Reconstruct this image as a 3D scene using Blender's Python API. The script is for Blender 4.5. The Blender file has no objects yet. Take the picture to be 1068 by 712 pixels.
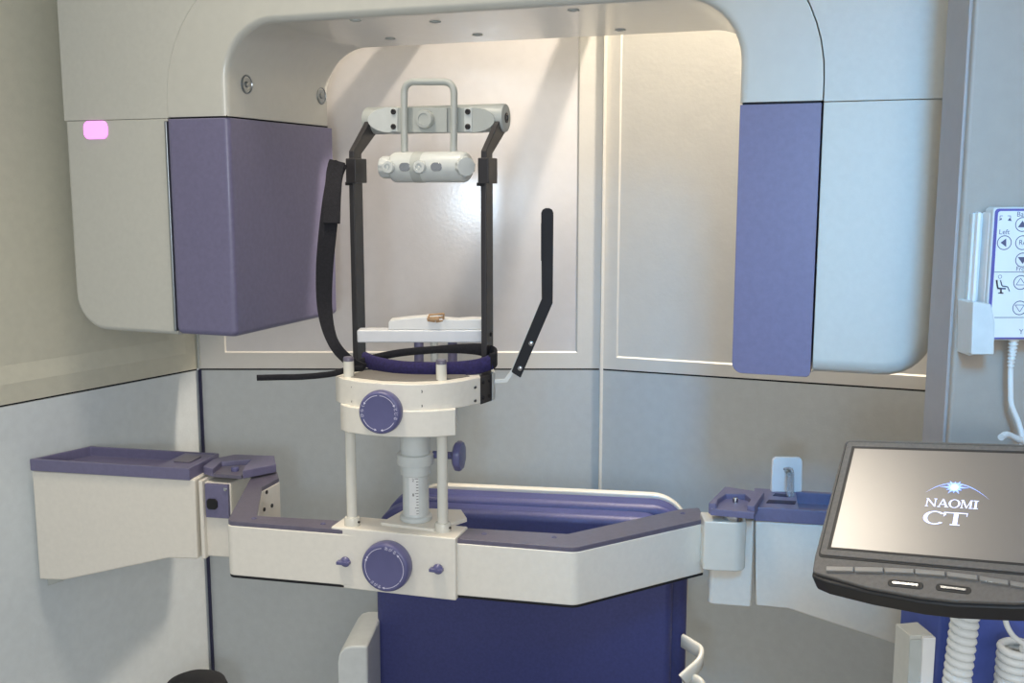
import bpy, bmesh, math, random
from mathutils import Vector, Matrix
random.seed(4)
C = bpy.context.scene.collection
sc = bpy.context.scene
V = Vector
pi = math.pi

# ------------------------------------------------------------------ camera
F = 1094.0                       # focal length in pixels of the 1068x712 frame
PITCH = math.atan(0.149)
CAMZ = 1.5
cd = bpy.data.cameras.new('camera'); cam = bpy.data.objects.new('camera', cd); C.objects.link(cam)
cam.location = (0, 0, CAMZ); cam.rotation_euler = (pi/2 - PITCH, 0, 0)
cd.sensor_width = 36; cd.lens = 36*F/1068; cd.clip_start = 0.02
sc.camera = cam

# ------------------------------------------------------------------ world, lights, exposure
w = bpy.data.worlds.new('world'); sc.world = w; w.use_nodes = True
bg = w.node_tree.nodes['Background']; bg.inputs[0].default_value = (0.93, 0.97, 1.0, 1); bg.inputs[1].default_value = 0.46

def area(name, loc, target, size, power, col, size_y=None):
    l = bpy.data.lights.new(name, 'AREA'); l.energy = power; l.color = col; l.size = size
    if size_y: l.shape = 'RECTANGLE'; l.size_y = size_y
    o = bpy.data.objects.new(name, l); C.objects.link(o); o.location = loc
    o.rotation_euler = (V(target)-V(loc)).to_track_quat('-Z', 'Y').to_euler()
    return o
# lamp of the outer room, behind and to the left of the photographer
area('room_light', (0.20, -1.1, 1.75), (-0.2, 1.7, 0.9), 1.0, 16.5, (1.0, 0.945, 0.88))
# unseen cool light behind the photographer, its beam narrowed onto the scanner's right end
area('cool_beam', (0.14, -0.35, 2.25), (0.49, 1.33, 1.36), 0.26, 1.3, (0.09, 0.48, 1.0), 0.4).data.spread = math.radians(34)
# small lamp added behind the photographer for the highlight on the glossy rear panel
area('highlight_lamp', (-0.14, -0.35, 1.45), (-0.06, 2.1, 1.46), 0.12, 5.0, (0.60, 0.80, 1.0))
# warm lamp in the booth ceiling behind the scanner arch
area('booth_lamp', (0.437, 1.90, 2.62), (0.36, 2.02, 1.3), 0.06, 36, (1.0, 0.86, 0.70))
# warm overhead lamp, added so its reflection brightens the screen's left side
area('reflection_lamp', (-0.38, 1.20, 2.66), (-0.3, 1.25, 1.0), 0.34, 4.0, (1.0, 0.88, 0.72)).data.spread = math.radians(75)

sc.view_settings.view_transform = 'Standard'
sc.view_settings.look = 'None'
sc.view_settings.exposure = 0.0
sc.view_settings.gamma = 1.0
sc.view_settings.use_curve_mapping = False

# ------------------------------------------------------------------ maths helpers
def ray(x, y):
    r = (x-534)/F; u = (356-y)/F; c, s = math.cos(PITCH), math.sin(PITCH)
    return V((r, c+u*s, -s+u*c))
def P(x, y, Y):                                   # point on the sight line at distance Y
    d = ray(x, y); return d*(Y/d.y) + V((0, 0, CAMZ))
def H(x, y, z):                                   # point on the horizontal plane z
    d = ray(x, y); return d*((z-CAMZ)/d.z) + V((0, 0, CAMZ))
def hx(pts, z): return [(p.x, p.y) for p in (H(a, b, z) for a, b in pts)]
def frame(deg):
    a = math.radians(deg); return V((math.cos(a), math.sin(a), 0)), V((-math.sin(a), math.cos(a), 0))
U, W = frame(-19.8)                               # the scanner's own axes: U along its face, W into it
A0 = V((-0.652, 1.75, 0))
def M(s, t, z): return A0 + U*s + W*t + V((0, 0, z))
def G(x, y):                                      # (s, z) on the scanner's front plane
    d = ray(x, y); k = A0.dot(W)/d.dot(W); p = d*k
    return (p-A0).dot(U), p.z + CAMZ

# ------------------------------------------------------------------ materials
def lin(c): return tuple(((v/255)/12.92 if v/255 <= 0.04045 else ((v/255+0.055)/1.055)**2.4) for v in c)
MAT = {}
def mat(name, col, rough=0.5, metal=0.0, noise=0.03, bump=0.0, nscale=60, emit=None, es=0, coat=0, coatr=0.12, alpha=None, trans=0, spec=None):
    m = bpy.data.materials.new(name); m.use_nodes = True; nt = m.node_tree; b = nt.nodes['Principled BSDF']
    c = lin(col)
    tc = nt.nodes.new('ShaderNodeTexCoord'); no = nt.nodes.new('ShaderNodeTexNoise')
    no.inputs['Scale'].default_value = nscale; no.inputs['Detail'].default_value = 4
    nt.links.new(tc.outputs['Object'], no.inputs['Vector'])
    rp = nt.nodes.new('ShaderNodeValToRGB')
    rp.color_ramp.elements[0].color = tuple(v*(1-noise*2) for v in c)+(1,)
    rp.color_ramp.elements[1].color = tuple(min(1, v*(1+noise*2)) for v in c)+(1,)
    rp.color_ramp.elements[0].position = 0.3; rp.color_ramp.elements[1].position = 0.7
    nt.links.new(no.outputs['Fac'], rp.inputs['Fac']); nt.links.new(rp.outputs['Color'], b.inputs['Base Color'])
    b.inputs['Roughness'].default_value = rough; b.inputs['Metallic'].default_value = metal
    if spec is not None: b.inputs['Specular IOR Level'].default_value = spec
    if coat: b.inputs['Coat Weight'].default_value = coat; b.inputs['Coat Roughness'].default_value = coatr
    if trans: b.inputs['Transmission Weight'].default_value = trans
    if alpha is not None: b.inputs['Alpha'].default_value = alpha
    if bump:
        bn = nt.nodes.new('ShaderNodeBump'); bn.inputs['Strength'].default_value = bump; bn.inputs['Distance'].default_value = 0.002
        n2 = nt.nodes.new('ShaderNodeTexNoise'); n2.inputs['Scale'].default_value = nscale*4; n2.inputs['Detail'].default_value = 3
        nt.links.new(tc.outputs['Object'], n2.inputs['Vector'])
        nt.links.new(n2.outputs['Fac'], bn.inputs['Height']); nt.links.new(bn.outputs['Normal'], b.inputs['Normal'])
    if emit:
        b.inputs['Emission Color'].default_value = lin(emit)+(1,); b.inputs['Emission Strength'].default_value = es
    MAT[name] = m; return m
mat('wall_upper', (212, 210, 204), 0.38, noise=0.01, bump=0.12, nscale=30)
mat('wall_lower', (186, 192, 194), 0.55, noise=0.015, bump=0.1, nscale=60)
mat('wall_side', (198, 196, 180), 0.6, noise=0.015, bump=0.1, nscale=60)
mat('wall_side_lower', (210, 217, 220), 0.5, noise=0.015, bump=0.1, nscale=60)
mat('gloss_panel', (208, 206, 206), 0.17, noise=0.01, bump=0.05, nscale=45, spec=0.6)
mat('plate_top_shade', (122, 118, 112), 0.45, noise=0.02)
mat('joint', (25, 25, 32), 0.8)
mat('gap_blue', (24, 26, 60), 0.6)
mat('panel_cool', (158, 149, 138), 0.5, noise=0.015, bump=0.1, nscale=60)
mat('jamb', (158, 152, 148), 0.35, noise=0.015)
mat('floor', (176, 174, 168), 0.5, noise=0.06)
mat('ivory', (192, 192, 184), 0.42, noise=0.012, bump=0.06, nscale=120)
mat('ivory_arch', (192, 192, 184), 0.34, noise=0.01, coat=0.8, coatr=0.16)
mat('ivory_gloss', (214, 211, 200), 0.25, noise=0.01, coat=0.3)
mat('ivory_satin', (226, 221, 210), 0.38, noise=0.012, bump=0.04, nscale=120)
mat('grey_plastic', (176, 180, 176), 0.4, noise=0.02)
mat('grey_pale', (202, 206, 204), 0.4, noise=0.02)
mat('purple', (109, 106, 136), 0.38, noise=0.03, bump=0.06, nscale=120, coat=0.12)
mat('purple_knob', (92, 92, 132), 0.34, noise=0.02)
mat('mauve', (100, 96, 112), 0.30, noise=0.04, bump=0.08, nscale=120)
mat('upholstery', (57, 62, 112), 0.45, noise=0.05, bump=0.15, nscale=200)
mat('cabinet_blue', (74, 90, 160), 0.35, noise=0.05)
mat('black_metal', (46, 44, 46), 0.36, noise=0.04)
mat('black_matte', (20, 20, 24), 0.75, noise=0.08)
mat('fabric_black', (26, 26, 32), 0.95, noise=0.15, bump=0.4, nscale=300)
mat('fabric_purple', (38, 32, 80), 0.9, noise=0.15, bump=0.4, nscale=300)
mat('chrome', (190, 192, 195), 0.2, metal=1.0)
mat('steel', (150, 156, 160), 0.28, metal=0.9, noise=0.03)
mat('key', (128, 122, 114), 0.4, noise=0.03)
mat('rubber', (30, 30, 34), 0.7)
mat('white_mark', (222, 218, 236), 0.6, noise=0)
mat('purple_line', (92, 86, 150), 0.5, noise=0)
mat('grey_ink', (84, 84, 108), 0.6, noise=0)
mat('white_plastic', (222, 222, 220), 0.4, noise=0.01)
mat('frosted', (226, 228, 232), 0.35, noise=0.01, trans=0.12)
mat('tan', (176, 142, 104), 0.6, noise=0.08)
mat('bezel', (98, 92, 86), 0.45, noise=0.06, bump=0.2, nscale=300)
mat('bezel_dark', (30, 28, 27), 0.5, noise=0.05)
mat('screen', (30, 30, 30), 0.34, noise=0.0, emit=(84, 83, 83), es=1.0, spec=1.0, coat=1.0, coatr=0.28)
mat('logo_white', (200, 205, 235), 0.5, noise=0, emit=(214, 220, 255), es=1.15)
mat('logo_glow', (150, 170, 250), 0.5, noise=0, emit=(150, 180, 255), es=1.0)
mat('led_pink', (240, 150, 230), 0.4, noise=0, emit=(240, 120, 236), es=1.8)
mat('acrylic', (225, 232, 238), 0.1, noise=0, trans=0.75)
mat('cable_white', (218, 220, 218), 0.45, noise=0.02)

# ------------------------------------------------------------------ mesh helpers
def orient(bm): bmesh.ops.recalc_face_normals(bm, faces=bm.faces)
def prism3(bm, pts, vec):                          # 3D polygon extruded along a vector
    a = [bm.verts.new(p) for p in pts]; b = [bm.verts.new(V(p)+vec) for p in pts]
    bm.faces.new(a); bm.faces.new(list(reversed(b)))
    n = len(pts)
    for i in range(n): bm.faces.new([a[i], b[i], b[(i+1) % n], a[(i+1) % n]])
    return bm
def prism(bm, xy, z0, z1): return prism3(bm, [V((x, y, z0)) for x, y in xy], V((0, 0, z1-z0)))
def box(bm, c, sx, sy, sz, ax=None):               # ax = (u, v, w) unit axes
    u, v, n = ax or (V((1, 0, 0)), V((0, 1, 0)), V((0, 0, 1))); c = V(c)
    q = [c - u*sx/2 - v*sy/2 - n*sz/2, c + u*sx/2 - v*sy/2 - n*sz/2, c + u*sx/2 + v*sy/2 - n*sz/2, c - u*sx/2 + v*sy/2 - n*sz/2]
    return prism3(bm, q, n*sz)
def rounded(pts, r, n=7):                          # polygon with rounded corners, r scalar or list
    out = []; N = len(pts)
    for i in range(N):
        ri = r[i] if isinstance(r, (list, tuple)) else r
        p = V(pts[i]).to_2d() if len(pts[i]) > 2 else V(pts[i]); a = V(pts[i-1]); b = V(pts[(i+1) % N])
        if ri <= 0: out.append(tuple(p)); continue
        da = (a-p); db = (b-p); la, lb = da.length, db.length; da.normalize(); db.normalize()
        ang = math.acos(max(-1, min(1, da.dot(db)))); t = min(ri/math.tan(ang/2), la*0.49, lb*0.49); rr = t*math.tan(ang/2)
        bis = (da+db).normalized(); c = p + bis*(rr/math.sin(ang/2))
        p0 = p+da*t; p1 = p+db*t; a0 = math.atan2(*(p0-c).yx); a1 = math.atan2(*(p1-c).yx); d = (a1-a0+pi) % (2*pi)-pi
        for k in range(n+1): out.append((c.x+rr*math.cos(a0+d*k/n), c.y+rr*math.sin(a0+d*k/n)))
    return out
def basis(d):
    d = V(d).normalized(); h = V((0, 0, 1)) if abs(d.z) < 0.9 else V((1, 0, 0))
    a = d.cross(h).normalized(); return a, a.cross(d).normalized(), d      # a side, b up, d along
def lathe(bm, o, d, prof, n=32, caps=True):        # prof: (radius, distance along d)
    a, b, d = basis(d); o = V(o); rings = []
    for r, t in prof:
        rings.append([bm.verts.new(o+d*t+(a*math.cos(2*pi*k/n)+b*math.sin(2*pi*k/n))*r) for k in range(n)])
    for i in range(len(rings)-1):
        for k in range(n): bm.faces.new([rings[i][k], rings[i][(k+1) % n], rings[i+1][(k+1) % n], rings[i+1][k]])
    if caps: bm.faces.new(rings[0]); bm.faces.new(list(reversed(rings[-1])))
    return bm
def cyl(bm, a, b, r, n=24, e=0.0):
    a, b = V(a), V(b); L = (b-a).length
    pr = [(r, 0), (r, L)] if e <= 0 else [(r-e, 0), (r-e*0.3, e*0.3), (r, e), (r, L-e), (r-e*0.3, L-e*0.3), (r-e, L)]
    return lathe(bm, a, b-a, pr, n)
def smoothpath(pts, sub=8):                        # Catmull-Rom
    pts = [V(p) for p in pts]; out = []
    for i in range(len(pts)-1):
        p0 = pts[max(0, i-1)]; p1 = pts[i]; p2 = pts[i+1]; p3 = pts[min(len(pts)-1, i+2)]
        for k in range(sub):
            t = k/sub
            out.append(0.5*((2*p1)+(p2-p0)*t+(2*p0-5*p1+4*p2-p3)*t*t+(3*p1-3*p2-p0*0+p3-p0)*t**3))
    out.append(pts[-1]); return out
def sweep(bm, path, sect, up=V((0, 0, 1)), closed=False, twist=None):   # sect(i) -> list of (side, up) offsets
    N = len(path); rings = []
    for i, p in enumerate(path):
        t = (path[(i+1) % N]-path[i-1]) if closed else (path[min(N-1, i+1)]-path[max(0, i-1)])
        t.normalize(); s = t.cross(up)
        if s.length < 1e-4: s = t.cross(V((0, 1, 0)))
        s.normalize(); b = s.cross(t).normalized()
        rings.append([bm.verts.new(p+s*x+b*y) for x, y in sect(i/(N-1))])
    m = len(rings[0])
    for i in range(N if closed else N-1):
        A, B = rings[i], rings[(i+1) % N]
        for k in range(m): bm.faces.new([A[k], B[k], B[(k+1) % m], A[(k+1) % m]])
    if not closed: bm.faces.new(rings[0]); bm.faces.new(list(reversed(rings[-1])))
    return bm
def circ(r, n=12): return [(r*math.cos(2*pi*k/n), r*math.sin(2*pi*k/n)) for k in range(n)]
def tube(bm, path, r, n=12, up=V((0, 0, 1)), closed=False): return sweep(bm, [V(p) for p in path], lambda t: circ(r, n), up, closed)
def B(): return bmesh.new()
def obj(name, bm, m, parent=None, bevel=0, seg=3, label=None, angle=35, wt=None):
    orient(bm)
    if wt:
        wl_ = bm.edges.layers.float.new('bevel_weight_edge')
        for ed in bm.edges:
            sharp = len(ed.link_faces) == 2 and ed.calc_face_angle(0) > math.radians(30)
            ed[wl_] = wt((ed.verts[0].co+ed.verts[1].co)/2, (ed.verts[0].co-ed.verts[1].co)) if sharp else 0.0
    me = bpy.data.meshes.new(name)
    bm.to_mesh(me); bm.free()
    for p in me.polygons: p.use_smooth = True
    me.materials.append(MAT[m]); me.set_sharp_from_angle(angle=math.radians(angle))
    o = bpy.data.objects.new(name, me); C.objects.link(o)
    if parent:
        o.parent = parent
        q = V((0, 0, 0)); a = parent
        while a: q += a.location; a = a.parent
        o.location = -q
    if bevel:
        md = o.modifiers.new('bevel', 'BEVEL'); md.width = bevel; md.segments = seg; md.limit_method = 'WEIGHT' if wt else 'ANGLE'
        md.angle_limit = math.radians(40); md.harden_normals = True
        for p in me.polygons: p.use_smooth = True
    if label: o['label'] = label
    return o
def thing(name, loc, label, cat, group=None):
    o = bpy.data.objects.new(name, None); o.empty_display_size = 0.05; C.objects.link(o); o.location = loc
    o['label'] = label; o['category'] = cat
    if group: o['group'] = group
    return o
def tag(o, label, cat, group=None, kind=None):
    o['label'] = label; o['category'] = cat
    if group: o['group'] = group
    return o
def struct(name, bm, m, parent=None, bevel=0):
    o = obj(name, bm, m, parent, bevel)
    if not parent: o['kind'] = 'structure'
    return o
def textmesh(bm, s, o, ax, ay, size, depth=0.0002, align='CENTER'):
    """flat lettering: o centre, ax reading direction, ay up direction"""
    cu = bpy.data.curves.new('t', 'FONT'); cu.body = s; cu.size = size; cu.align_x = align; cu.align_y = 'CENTER'; cu.resolution_u = 3
    to = bpy.data.objects.new('t', cu); C.objects.link(to)
    dg = bpy.context.evaluated_depsgraph_get(); me = bpy.data.meshes.new_from_object(to.evaluated_get(dg))
    n = V(ax).cross(V(ay)).normalized()
    vs = [bm.verts.new(V(o)+V(ax)*v.co.x+V(ay)*v.co.y) for v in me.vertices]
    for p in me.polygons:
        try: bm.faces.new([vs[i] for i in p.vertices])
        except ValueError: pass
    bpy.data.objects.remove(to); bpy.data.curves.remove(cu); bpy.data.meshes.remove(me)
Z = V((0, 0, 1))

# ================================================================== THE BOOTH
DB = 2.10; K = DB/2.25                             # distance of the back wall
def wp(x, y): return V((x*K, y*K))
corner_l = wp(-0.683, 2.25); left_dir = (wp(-0.927, 1.86)-corner_l).normalized(); corner_m = wp(0.190, 2.250)
corner_r = corner_m + (wp(0.817, 2.003)-corner_m).normalized()*0.78
corner_l2 = corner_l + left_dir*1.7
ZS = 1.5 - 0.3965*K                                # height of the horizontal wall joint
TOP = 2.72
def wallseg(name, a, b, z0, z1, m, th=0.05, parent=None, off=0.0, bevel=0):
    a, b = V(a), V(b); d = (b-a).normalized(); n = V((-d.y, d.x))     # n points outwards when a->b runs left to right
    q = [a+n*off, b+n*off, b+n*(off+th), a+n*(off+th)]
    return struct(name, prism(B(), [tuple(v) for v in q], z0, z1), m, parent, bevel)
g = 0.0018
def framed(name, a, b, fl, fr, zb, zt, m_frame, m_panel, mlow, rec=0.003, step=0.003):
    """booth wall: lower sheet, black joint, upper sheet with a recessed field"""
    a, b = V(a), V(b); L = (b-a).length; d = (b-a)/L
    root = wallseg(name, a, b, 0.0, ZS-g, mlow)
    wallseg('joint', a, b, ZS-g, ZS+g, 'joint', 0.045, root, 0.004)
    n = V((-d.y, d.x))
    def P3(s, z, o): v = a+d*s+n*o; return V((v.x, v.y, z))
    bm = B()
    outer = [(0, ZS+g), (L, ZS+g), (L, TOP), (0, TOP)]
    inner = rounded([(fl, zb), (fr, zb), (fr, zt), (fl, zt)], 0.004, 3)
    # upper sheet: frame of four bars round the field
    for (s0, z0, s1, z1) in ((0, ZS+g, fl, TOP), (fr, ZS+g, L, TOP), (fl, ZS+g, fr, zb), (fl, zt, fr, TOP)):
        prism3(bm, [P3(s0, z0, 0), P3(s1, z0, 0), P3(s1, z1, 0), P3(s0, z1, 0)], V((n.x, n.y, 0))*0.05)
    fo = struct('frame', bm, m_frame, root)
    bm = B(); prism3(bm, [P3(fl, zb, rec), P3(fr, zb, rec), P3(fr, zt, rec), P3(fl, zt, rec)], V((n.x, n.y, 0))*0.02)
    struct('panel', bm, m_panel, root)
    bm = B()
    e = step                                       # sloped moulding round the recess
    o4 = [(fl, zb), (fr, zb), (fr, zt), (fl, zt)]; i4 = [(fl+e, zb+e), (fr-e, zb+e), (fr-e, zt-e), (fl+e, zt-e)]
    vo = [bm.verts.new(P3(*q, 0.0)) for q in o4]; vi = [bm.verts.new(P3(*q, rec)) for q in i4]; vb = [bm.verts.new(P3(*q, rec+0.002)) for q in o4]
    for k in range(4):
        j = (k+1) % 4; bm.faces.new([vo[k], vo[j], vi[j], vi[k]]); bm.faces.new([vi[k], vi[j], vb[j], vb[k]]); bm.faces.new([vb[k], vb[j], vo[j], vo[k]])
    struct('moulding', bm, m_frame, root)
    return root
LB = (corner_m-corner_l).length; LR = (corner_r-corner_m).length
framed('wall_back', corner_l, corner_m, 0.055, LB-0.045, ZS+0.034, 2.55, 'wall_upper', 'gloss_panel', 'wall_lower')
framed('wall_right', corner_m, corner_r, 0.035, LR-0.10, ZS+0.026, 2.55, 'wall_upper', 'wall_upper', 'wall_lower')
framed('wall_left', corner_l2, corner_l, 0.02, 1.7-0.03, ZS+0.036, 2.55, 'wall_side', 'wall_side', 'wall_side_lower', 0.012, 0.03)
# corner strips
def strip(name, c, z0, z1, m, wd=0.006, d=0.006):
    bm = B(); box(bm, V((c[0], c[1], (z0+z1)/2)), wd, d, z1-z0); return struct(name, bm, m)
strip('trim_1', corner_l+V((0.004, -0.004)), 0.0, ZS, 'gap_blue', 0.0055)
strip('trim_2', corner_l+V((0.003, -0.002)), ZS+g, TOP, 'grey_plastic', 0.004)
bm = B(); box(bm, V((corner_m.x+0.004, corner_m.y-0.006, TOP/2)), 0.006, 0.010, TOP); struct('trim_3', bm, 'ivory_satin')
# side wall behind the door post, closing the booth on the right
wallseg('wall_rear_right', corner_r, (corner_r.x+0.05, 1.22), 0, TOP, 'wall_upper', -0.05).name = 'wall_side_right'
# front post of the booth with its wide panel
PY = 1.15; PX = 0.4905
bm = B(); prism(bm, rounded([(PX, PY), (1.5, PY), (1.5, PY+0.065), (PX, PY+0.065)], [0.004, 0, 0, 0], 4), 0.0, TOP)
struct('wall_front', bm, 'panel_cool')
bm = B(); box(bm, V((PX-0.0015, PY+0.036, TOP/2)), 0.004, 0.058, TOP); struct('trim_4', bm, 'jamb', None, 0.001)
bm = B(); box(bm, V((0.25, 0.7, -0.01)), 5.0, 5.0, 0.02); struct('floor', bm, 'floor')
bm = B(); prism(bm, [tuple(corner_l2), (1.5, 1.15), (1.5, 2.3), (-0.9, 2.3)], TOP, TOP+0.04); struct('ceiling', bm, 'wall_upper')

# ================================================================== THE SCANNER ARCH
D = 0.318
sLo, _ = G(66, 110); sRo, _ = G(990, 110)
sLb, _ = G(176, 124); sRb, _ = G(858, 108)         # joint between arch and outer cover
sLi, _ = G(238, 124); sRi, _ = G(771, 112)         # opening
_, zJ = G(120, 125)                                # height of the joint
_, zO = G(520, 9.5)                                 # head of the opening
_, zB = G(130, 345); _, zPl = G(215, 349); _, zPr = G(810, 391)
zT = zO + 0.36
gn = thing('ct_scanner', M(0.55, 0.15, zB), 'large ivory scanner arch with purple side blocks hanging in the booth', 'scanner')
def gp(name, pts, t0, t1, m, bevel, seg=4, label=None, wt=None):
    bm = B(); prism3(bm, [M(s, t0, z) for s, z in pts], W*(t1-t0)); return obj(name, bm, m, gn, bevel, seg, label, wt=wt)
def near(seams_s, seams_z, low=0.1):               # edges along the joints stay crisp, free edges get the full radius
    def f(c, e):
        s_, z_ = (c-A0).dot(U), c.z
        for q in seams_s:
            if abs(s_-q) < 0.003: return low
        for q in seams_z:
            if abs(z_-q) < 0.003: return low
        return 1.0
    return f
def arch(sl, sr, zt, r, z0, n=14, rev=False):
    pts = [(sl, z0)] + [(sl+r-r*math.cos(a*pi/2/n), zt-r+r*math.sin(a*pi/2/n)) for a in range(n+1)] + \
          [(sr-r+r*math.sin(a*pi/2/n), zt-r+r*math.cos(a*pi/2/n)) for a in range(n+1)] + [(sr, z0)]
    return pts
def ring(bm, outer, inner, t0, t1):                # ∩-shaped solid from two arches with equal counts
    n = len(outer)
    vs = [[bm.verts.new(M(s, t, z)) for s, z in L] for L, t in ((outer, t0), (inner, t0), (outer, t1), (inner, t1))]
    of, inf, ob, ib = vs
    for i in range(n-1):
        bm.faces.new([of[i], of[i+1], inf[i+1], inf[i]]); bm.faces.new([ob[i], ob[i+1], ib[i+1], ib[i]])
        bm.faces.new([of[i], of[i+1], ob[i+1], ob[i]]); bm.faces.new([inf[i], inf[i+1], ib[i+1], ib[i]])
    for i in (0, n-1): bm.faces.new([of[i], inf[i], ib[i], ob[i]])
    return bm
inner = arch(sLi, sRi, zO, 0.085, zJ+0.0015)
mid = arch(sLb, sRb, zO+0.10, 0.21, zJ+0.0015)
mid2 = arch(sLb-0.0012, sRb+0.0012, zO+0.1012, 0.211, zJ+0.0003)
outer = arch(sLo, sRo, zT, 0.10, zJ+0.0003)
def arch_w(c, e):
    s_, z_ = (c-A0).dot(U), c.z
    if abs(z_-zJ) < 0.004: return 0.06
    return 1.0 if (sLi-0.002 <= s_ <= sRi+0.002 and z_ <= zO+0.002) else 0.10
obj('inner_arch', ring(B(), mid, inner, -0.002, D), 'ivory_arch', gn, 0.0115, 5, wt=arch_w)
obj('upper_cover', ring(B(), outer, mid2, 0.0, D-0.01), 'ivory', gn, 0.0008, 2)
_, zBr = G(900, 392)
gp('side_cover', rounded([(sLo, zJ-0.0004), (sLo, zB), (sLb-0.0012, zB-0.002), (sLb-0.0012, zJ-0.0004)], [0, 0.062, 0, 0], 10), 0.0, D-0.01, 'ivory', 0.008, 4, None, near([sLb], [zJ]))
gp('side_cover', rounded([(sRb+0.0012, zJ-0.0004), (sRb+0.0012, zBr), (sRo, zBr), (sRo, zJ-0.0004)], [0, 0, 0.062, 0], 10), 0.0, D-0.01, 'ivory', 0.020, 6, None, near([sRb], [zJ], 0.06))
sPl, _ = G(246, 240)
gp('side_block', rounded([(sLb+0.0012, zJ-0.0015), (sLb+0.0012, zPl), (sPl, zPl), (sPl, zJ-0.0015)], [0, 0.012, 0.010, 0], 5), -0.010, D+0.004, 'purple', 0.012, 6, 'glossy purple block under the left end of the arch', near([], [zJ], 0.2))
sPr, _ = G(768, 240)
gp('side_block', rounded([(sPr, zJ-0.0015), (sPr, zPr), (sRb-0.0012, zPr), (sRb-0.0012, zJ-0.0015)], [0, 0.014, 0.006, 0], 5), -0.002, D+0.004, 'purple', 0.010, 5, 'purple block under the right end of the arch', near([sRb], [zJ], 0.12))
# shadow gap plates between arch and blocks
gp('joint_strip', [(sLb+0.003, zJ-0.003), (sLb+0.003, zJ+0.003), (sLi-0.003, zJ+0.003), (sLi-0.003, zJ-0.003)], 0.001, D-0.003, 'joint', 0)
gp('joint_strip', [(sRi+0.004, zJ-0.003), (sRi+0.004, zJ+0.003), (sRb-0.003, zJ+0.003), (sRb-0.003, zJ-0.003)], 0.001, D-0.003, 'joint', 0)
gp('edge_glint', [(sLb-0.003, zJ-0.004), (sLb-0.003, zPl+0.004), (sLb+0.002, zPl+0.004), (sLb+0.002, zJ-0.004)], -0.0095, 0.02, 'steel', 0.0020, 3)  # bright strip standing in for the highlight on the block's left edge
# laser windows on the inner left cheek
def cheek(x, y):                                   # point on the plane s = sLi
    d = ray(x, y); o = M(sLi, 0, 0); k = o.dot(U)/d.dot(U); p = d*k; return V((p.x, p.y, p.z+CAMZ))
for x, y in ((257, 88), (335, 100)):
    c = cheek(x, y); bm = B(); lathe(bm, c-U*0.002, U, [(0.0155, 0), (0.0155, 0.0036), (0.0135, 0.0046), (0.0125, 0.0030), (0.0050, 0.0026), (0.0045, 0.0042), (0.0030, 0.0048), (0.0003, 0.0050)], 32)
    obj('laser_window', bm, 'steel', gn, angle=40)
# small sockets under the head of the arch
def soffit(x, y):
    d = ray(x, y); p = d*((zO-CAMZ)/d.z); return V((p.x, p.y, zO))
for x, y in ((454, 22.5), (407, 40), (498, 36), (598, 10.5), (647, 31), (371, 21)):
    c = soffit(x, y); bm = B(); lathe(bm, c+Z*0.003, -Z, [(0.0085, 0), (0.0085, 0.0045), (0.0055, 0.0045), (0.005, 0.002), (0.001, 0.0015)], 20)
    obj('socket', bm, 'grey_plastic', gn)
# pink status lamp on the left cover
s, z = G(100, 135.5)
bm = B(); prism3(bm, [M(a, -0.0018, b) for a, b in rounded([(s-0.024, z-0.0145), (s+0.024, z-0.0145), (s+0.024, z+0.0145), (s-0.024, z+0.0145)], 0.010, 6)], W*0.004)
obj('status_lamp', bm, 'led_pink', gn, 0.0008, 2, 'glowing pink status lamp')
# bars added out of view to cast the slanting shadows on the back wall
for sx_, sw_, hz_ in ((0.168, 0.036, 1.905), (-0.115, 0.036, 1.900)):
    y0_ = (A0 + W*(D-0.02)).y - (sx_-(A0+W*(D-0.02)).x)*math.tan(math.radians(19.8))
    y1_ = corner_l.y + (sx_-corner_l.x)*(corner_m.y-corner_l.y)/(corner_m.x-corner_l.x)
    bm = B(); box(bm, V((sx_, (y0_+y1_)/2, hz_)), sw_, y1_-y0_, 0.045); obj('shadow_bar', bm, 'grey_plastic', gn, 0.003)

# ================================================================== WALL ARMS
ZT = 1.011                                         # top of the table rail
pL = H(32, 479, 1.030); zTr = 1.030                # left arm with its tray
la = thing('support_arm', H(120, 495, ZT), 'ivory support arm with purple tray mounted on the left wall', 'support arm')
aL = [H(31, 491, ZT), H(206, 502, ZT)]; dL = (aL[1]-aL[0]).normalized(); nL = V((-dL.y, dL.x, 0))
def onL(x, y):                                     # point on the arm's front face
    d = ray(x, y); k = (aL[0]-V((0, 0, CAMZ))).dot(nL)/d.dot(nL); return d*k+V((0, 0, CAMZ))
bm = B(); prism3(bm, [onL(*q) for q in ((33, 491), (41, 604), (66, 605), (176, 582), (206, 583), (203, 500))], nL*0.105)
obj('arm_body', bm, 'ivory_satin', la, 0.003)
bm = B(); prism3(bm, [onL(*q) for q in ((33, 487), (44, 614), (60, 609), (48, 600), (44, 487))], nL*0.085)
bmesh.ops.translate(bm, vec=nL*0.014, verts=bm.verts)
obj('wall_plate', bm, 'grey_plastic', la, 0.002)
def bar(bm, a, b, w_, z0, z1):                     # upright board from a to b (2D points)
    a, b = V(a[:2]), V(b[:2]); d = (b-a).normalized(); n = V((-d.y, d.x))*w_
    return prism(bm, [tuple(a), tuple(b), tuple(b+n), tuple(a+n)], z0, z1)
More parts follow.
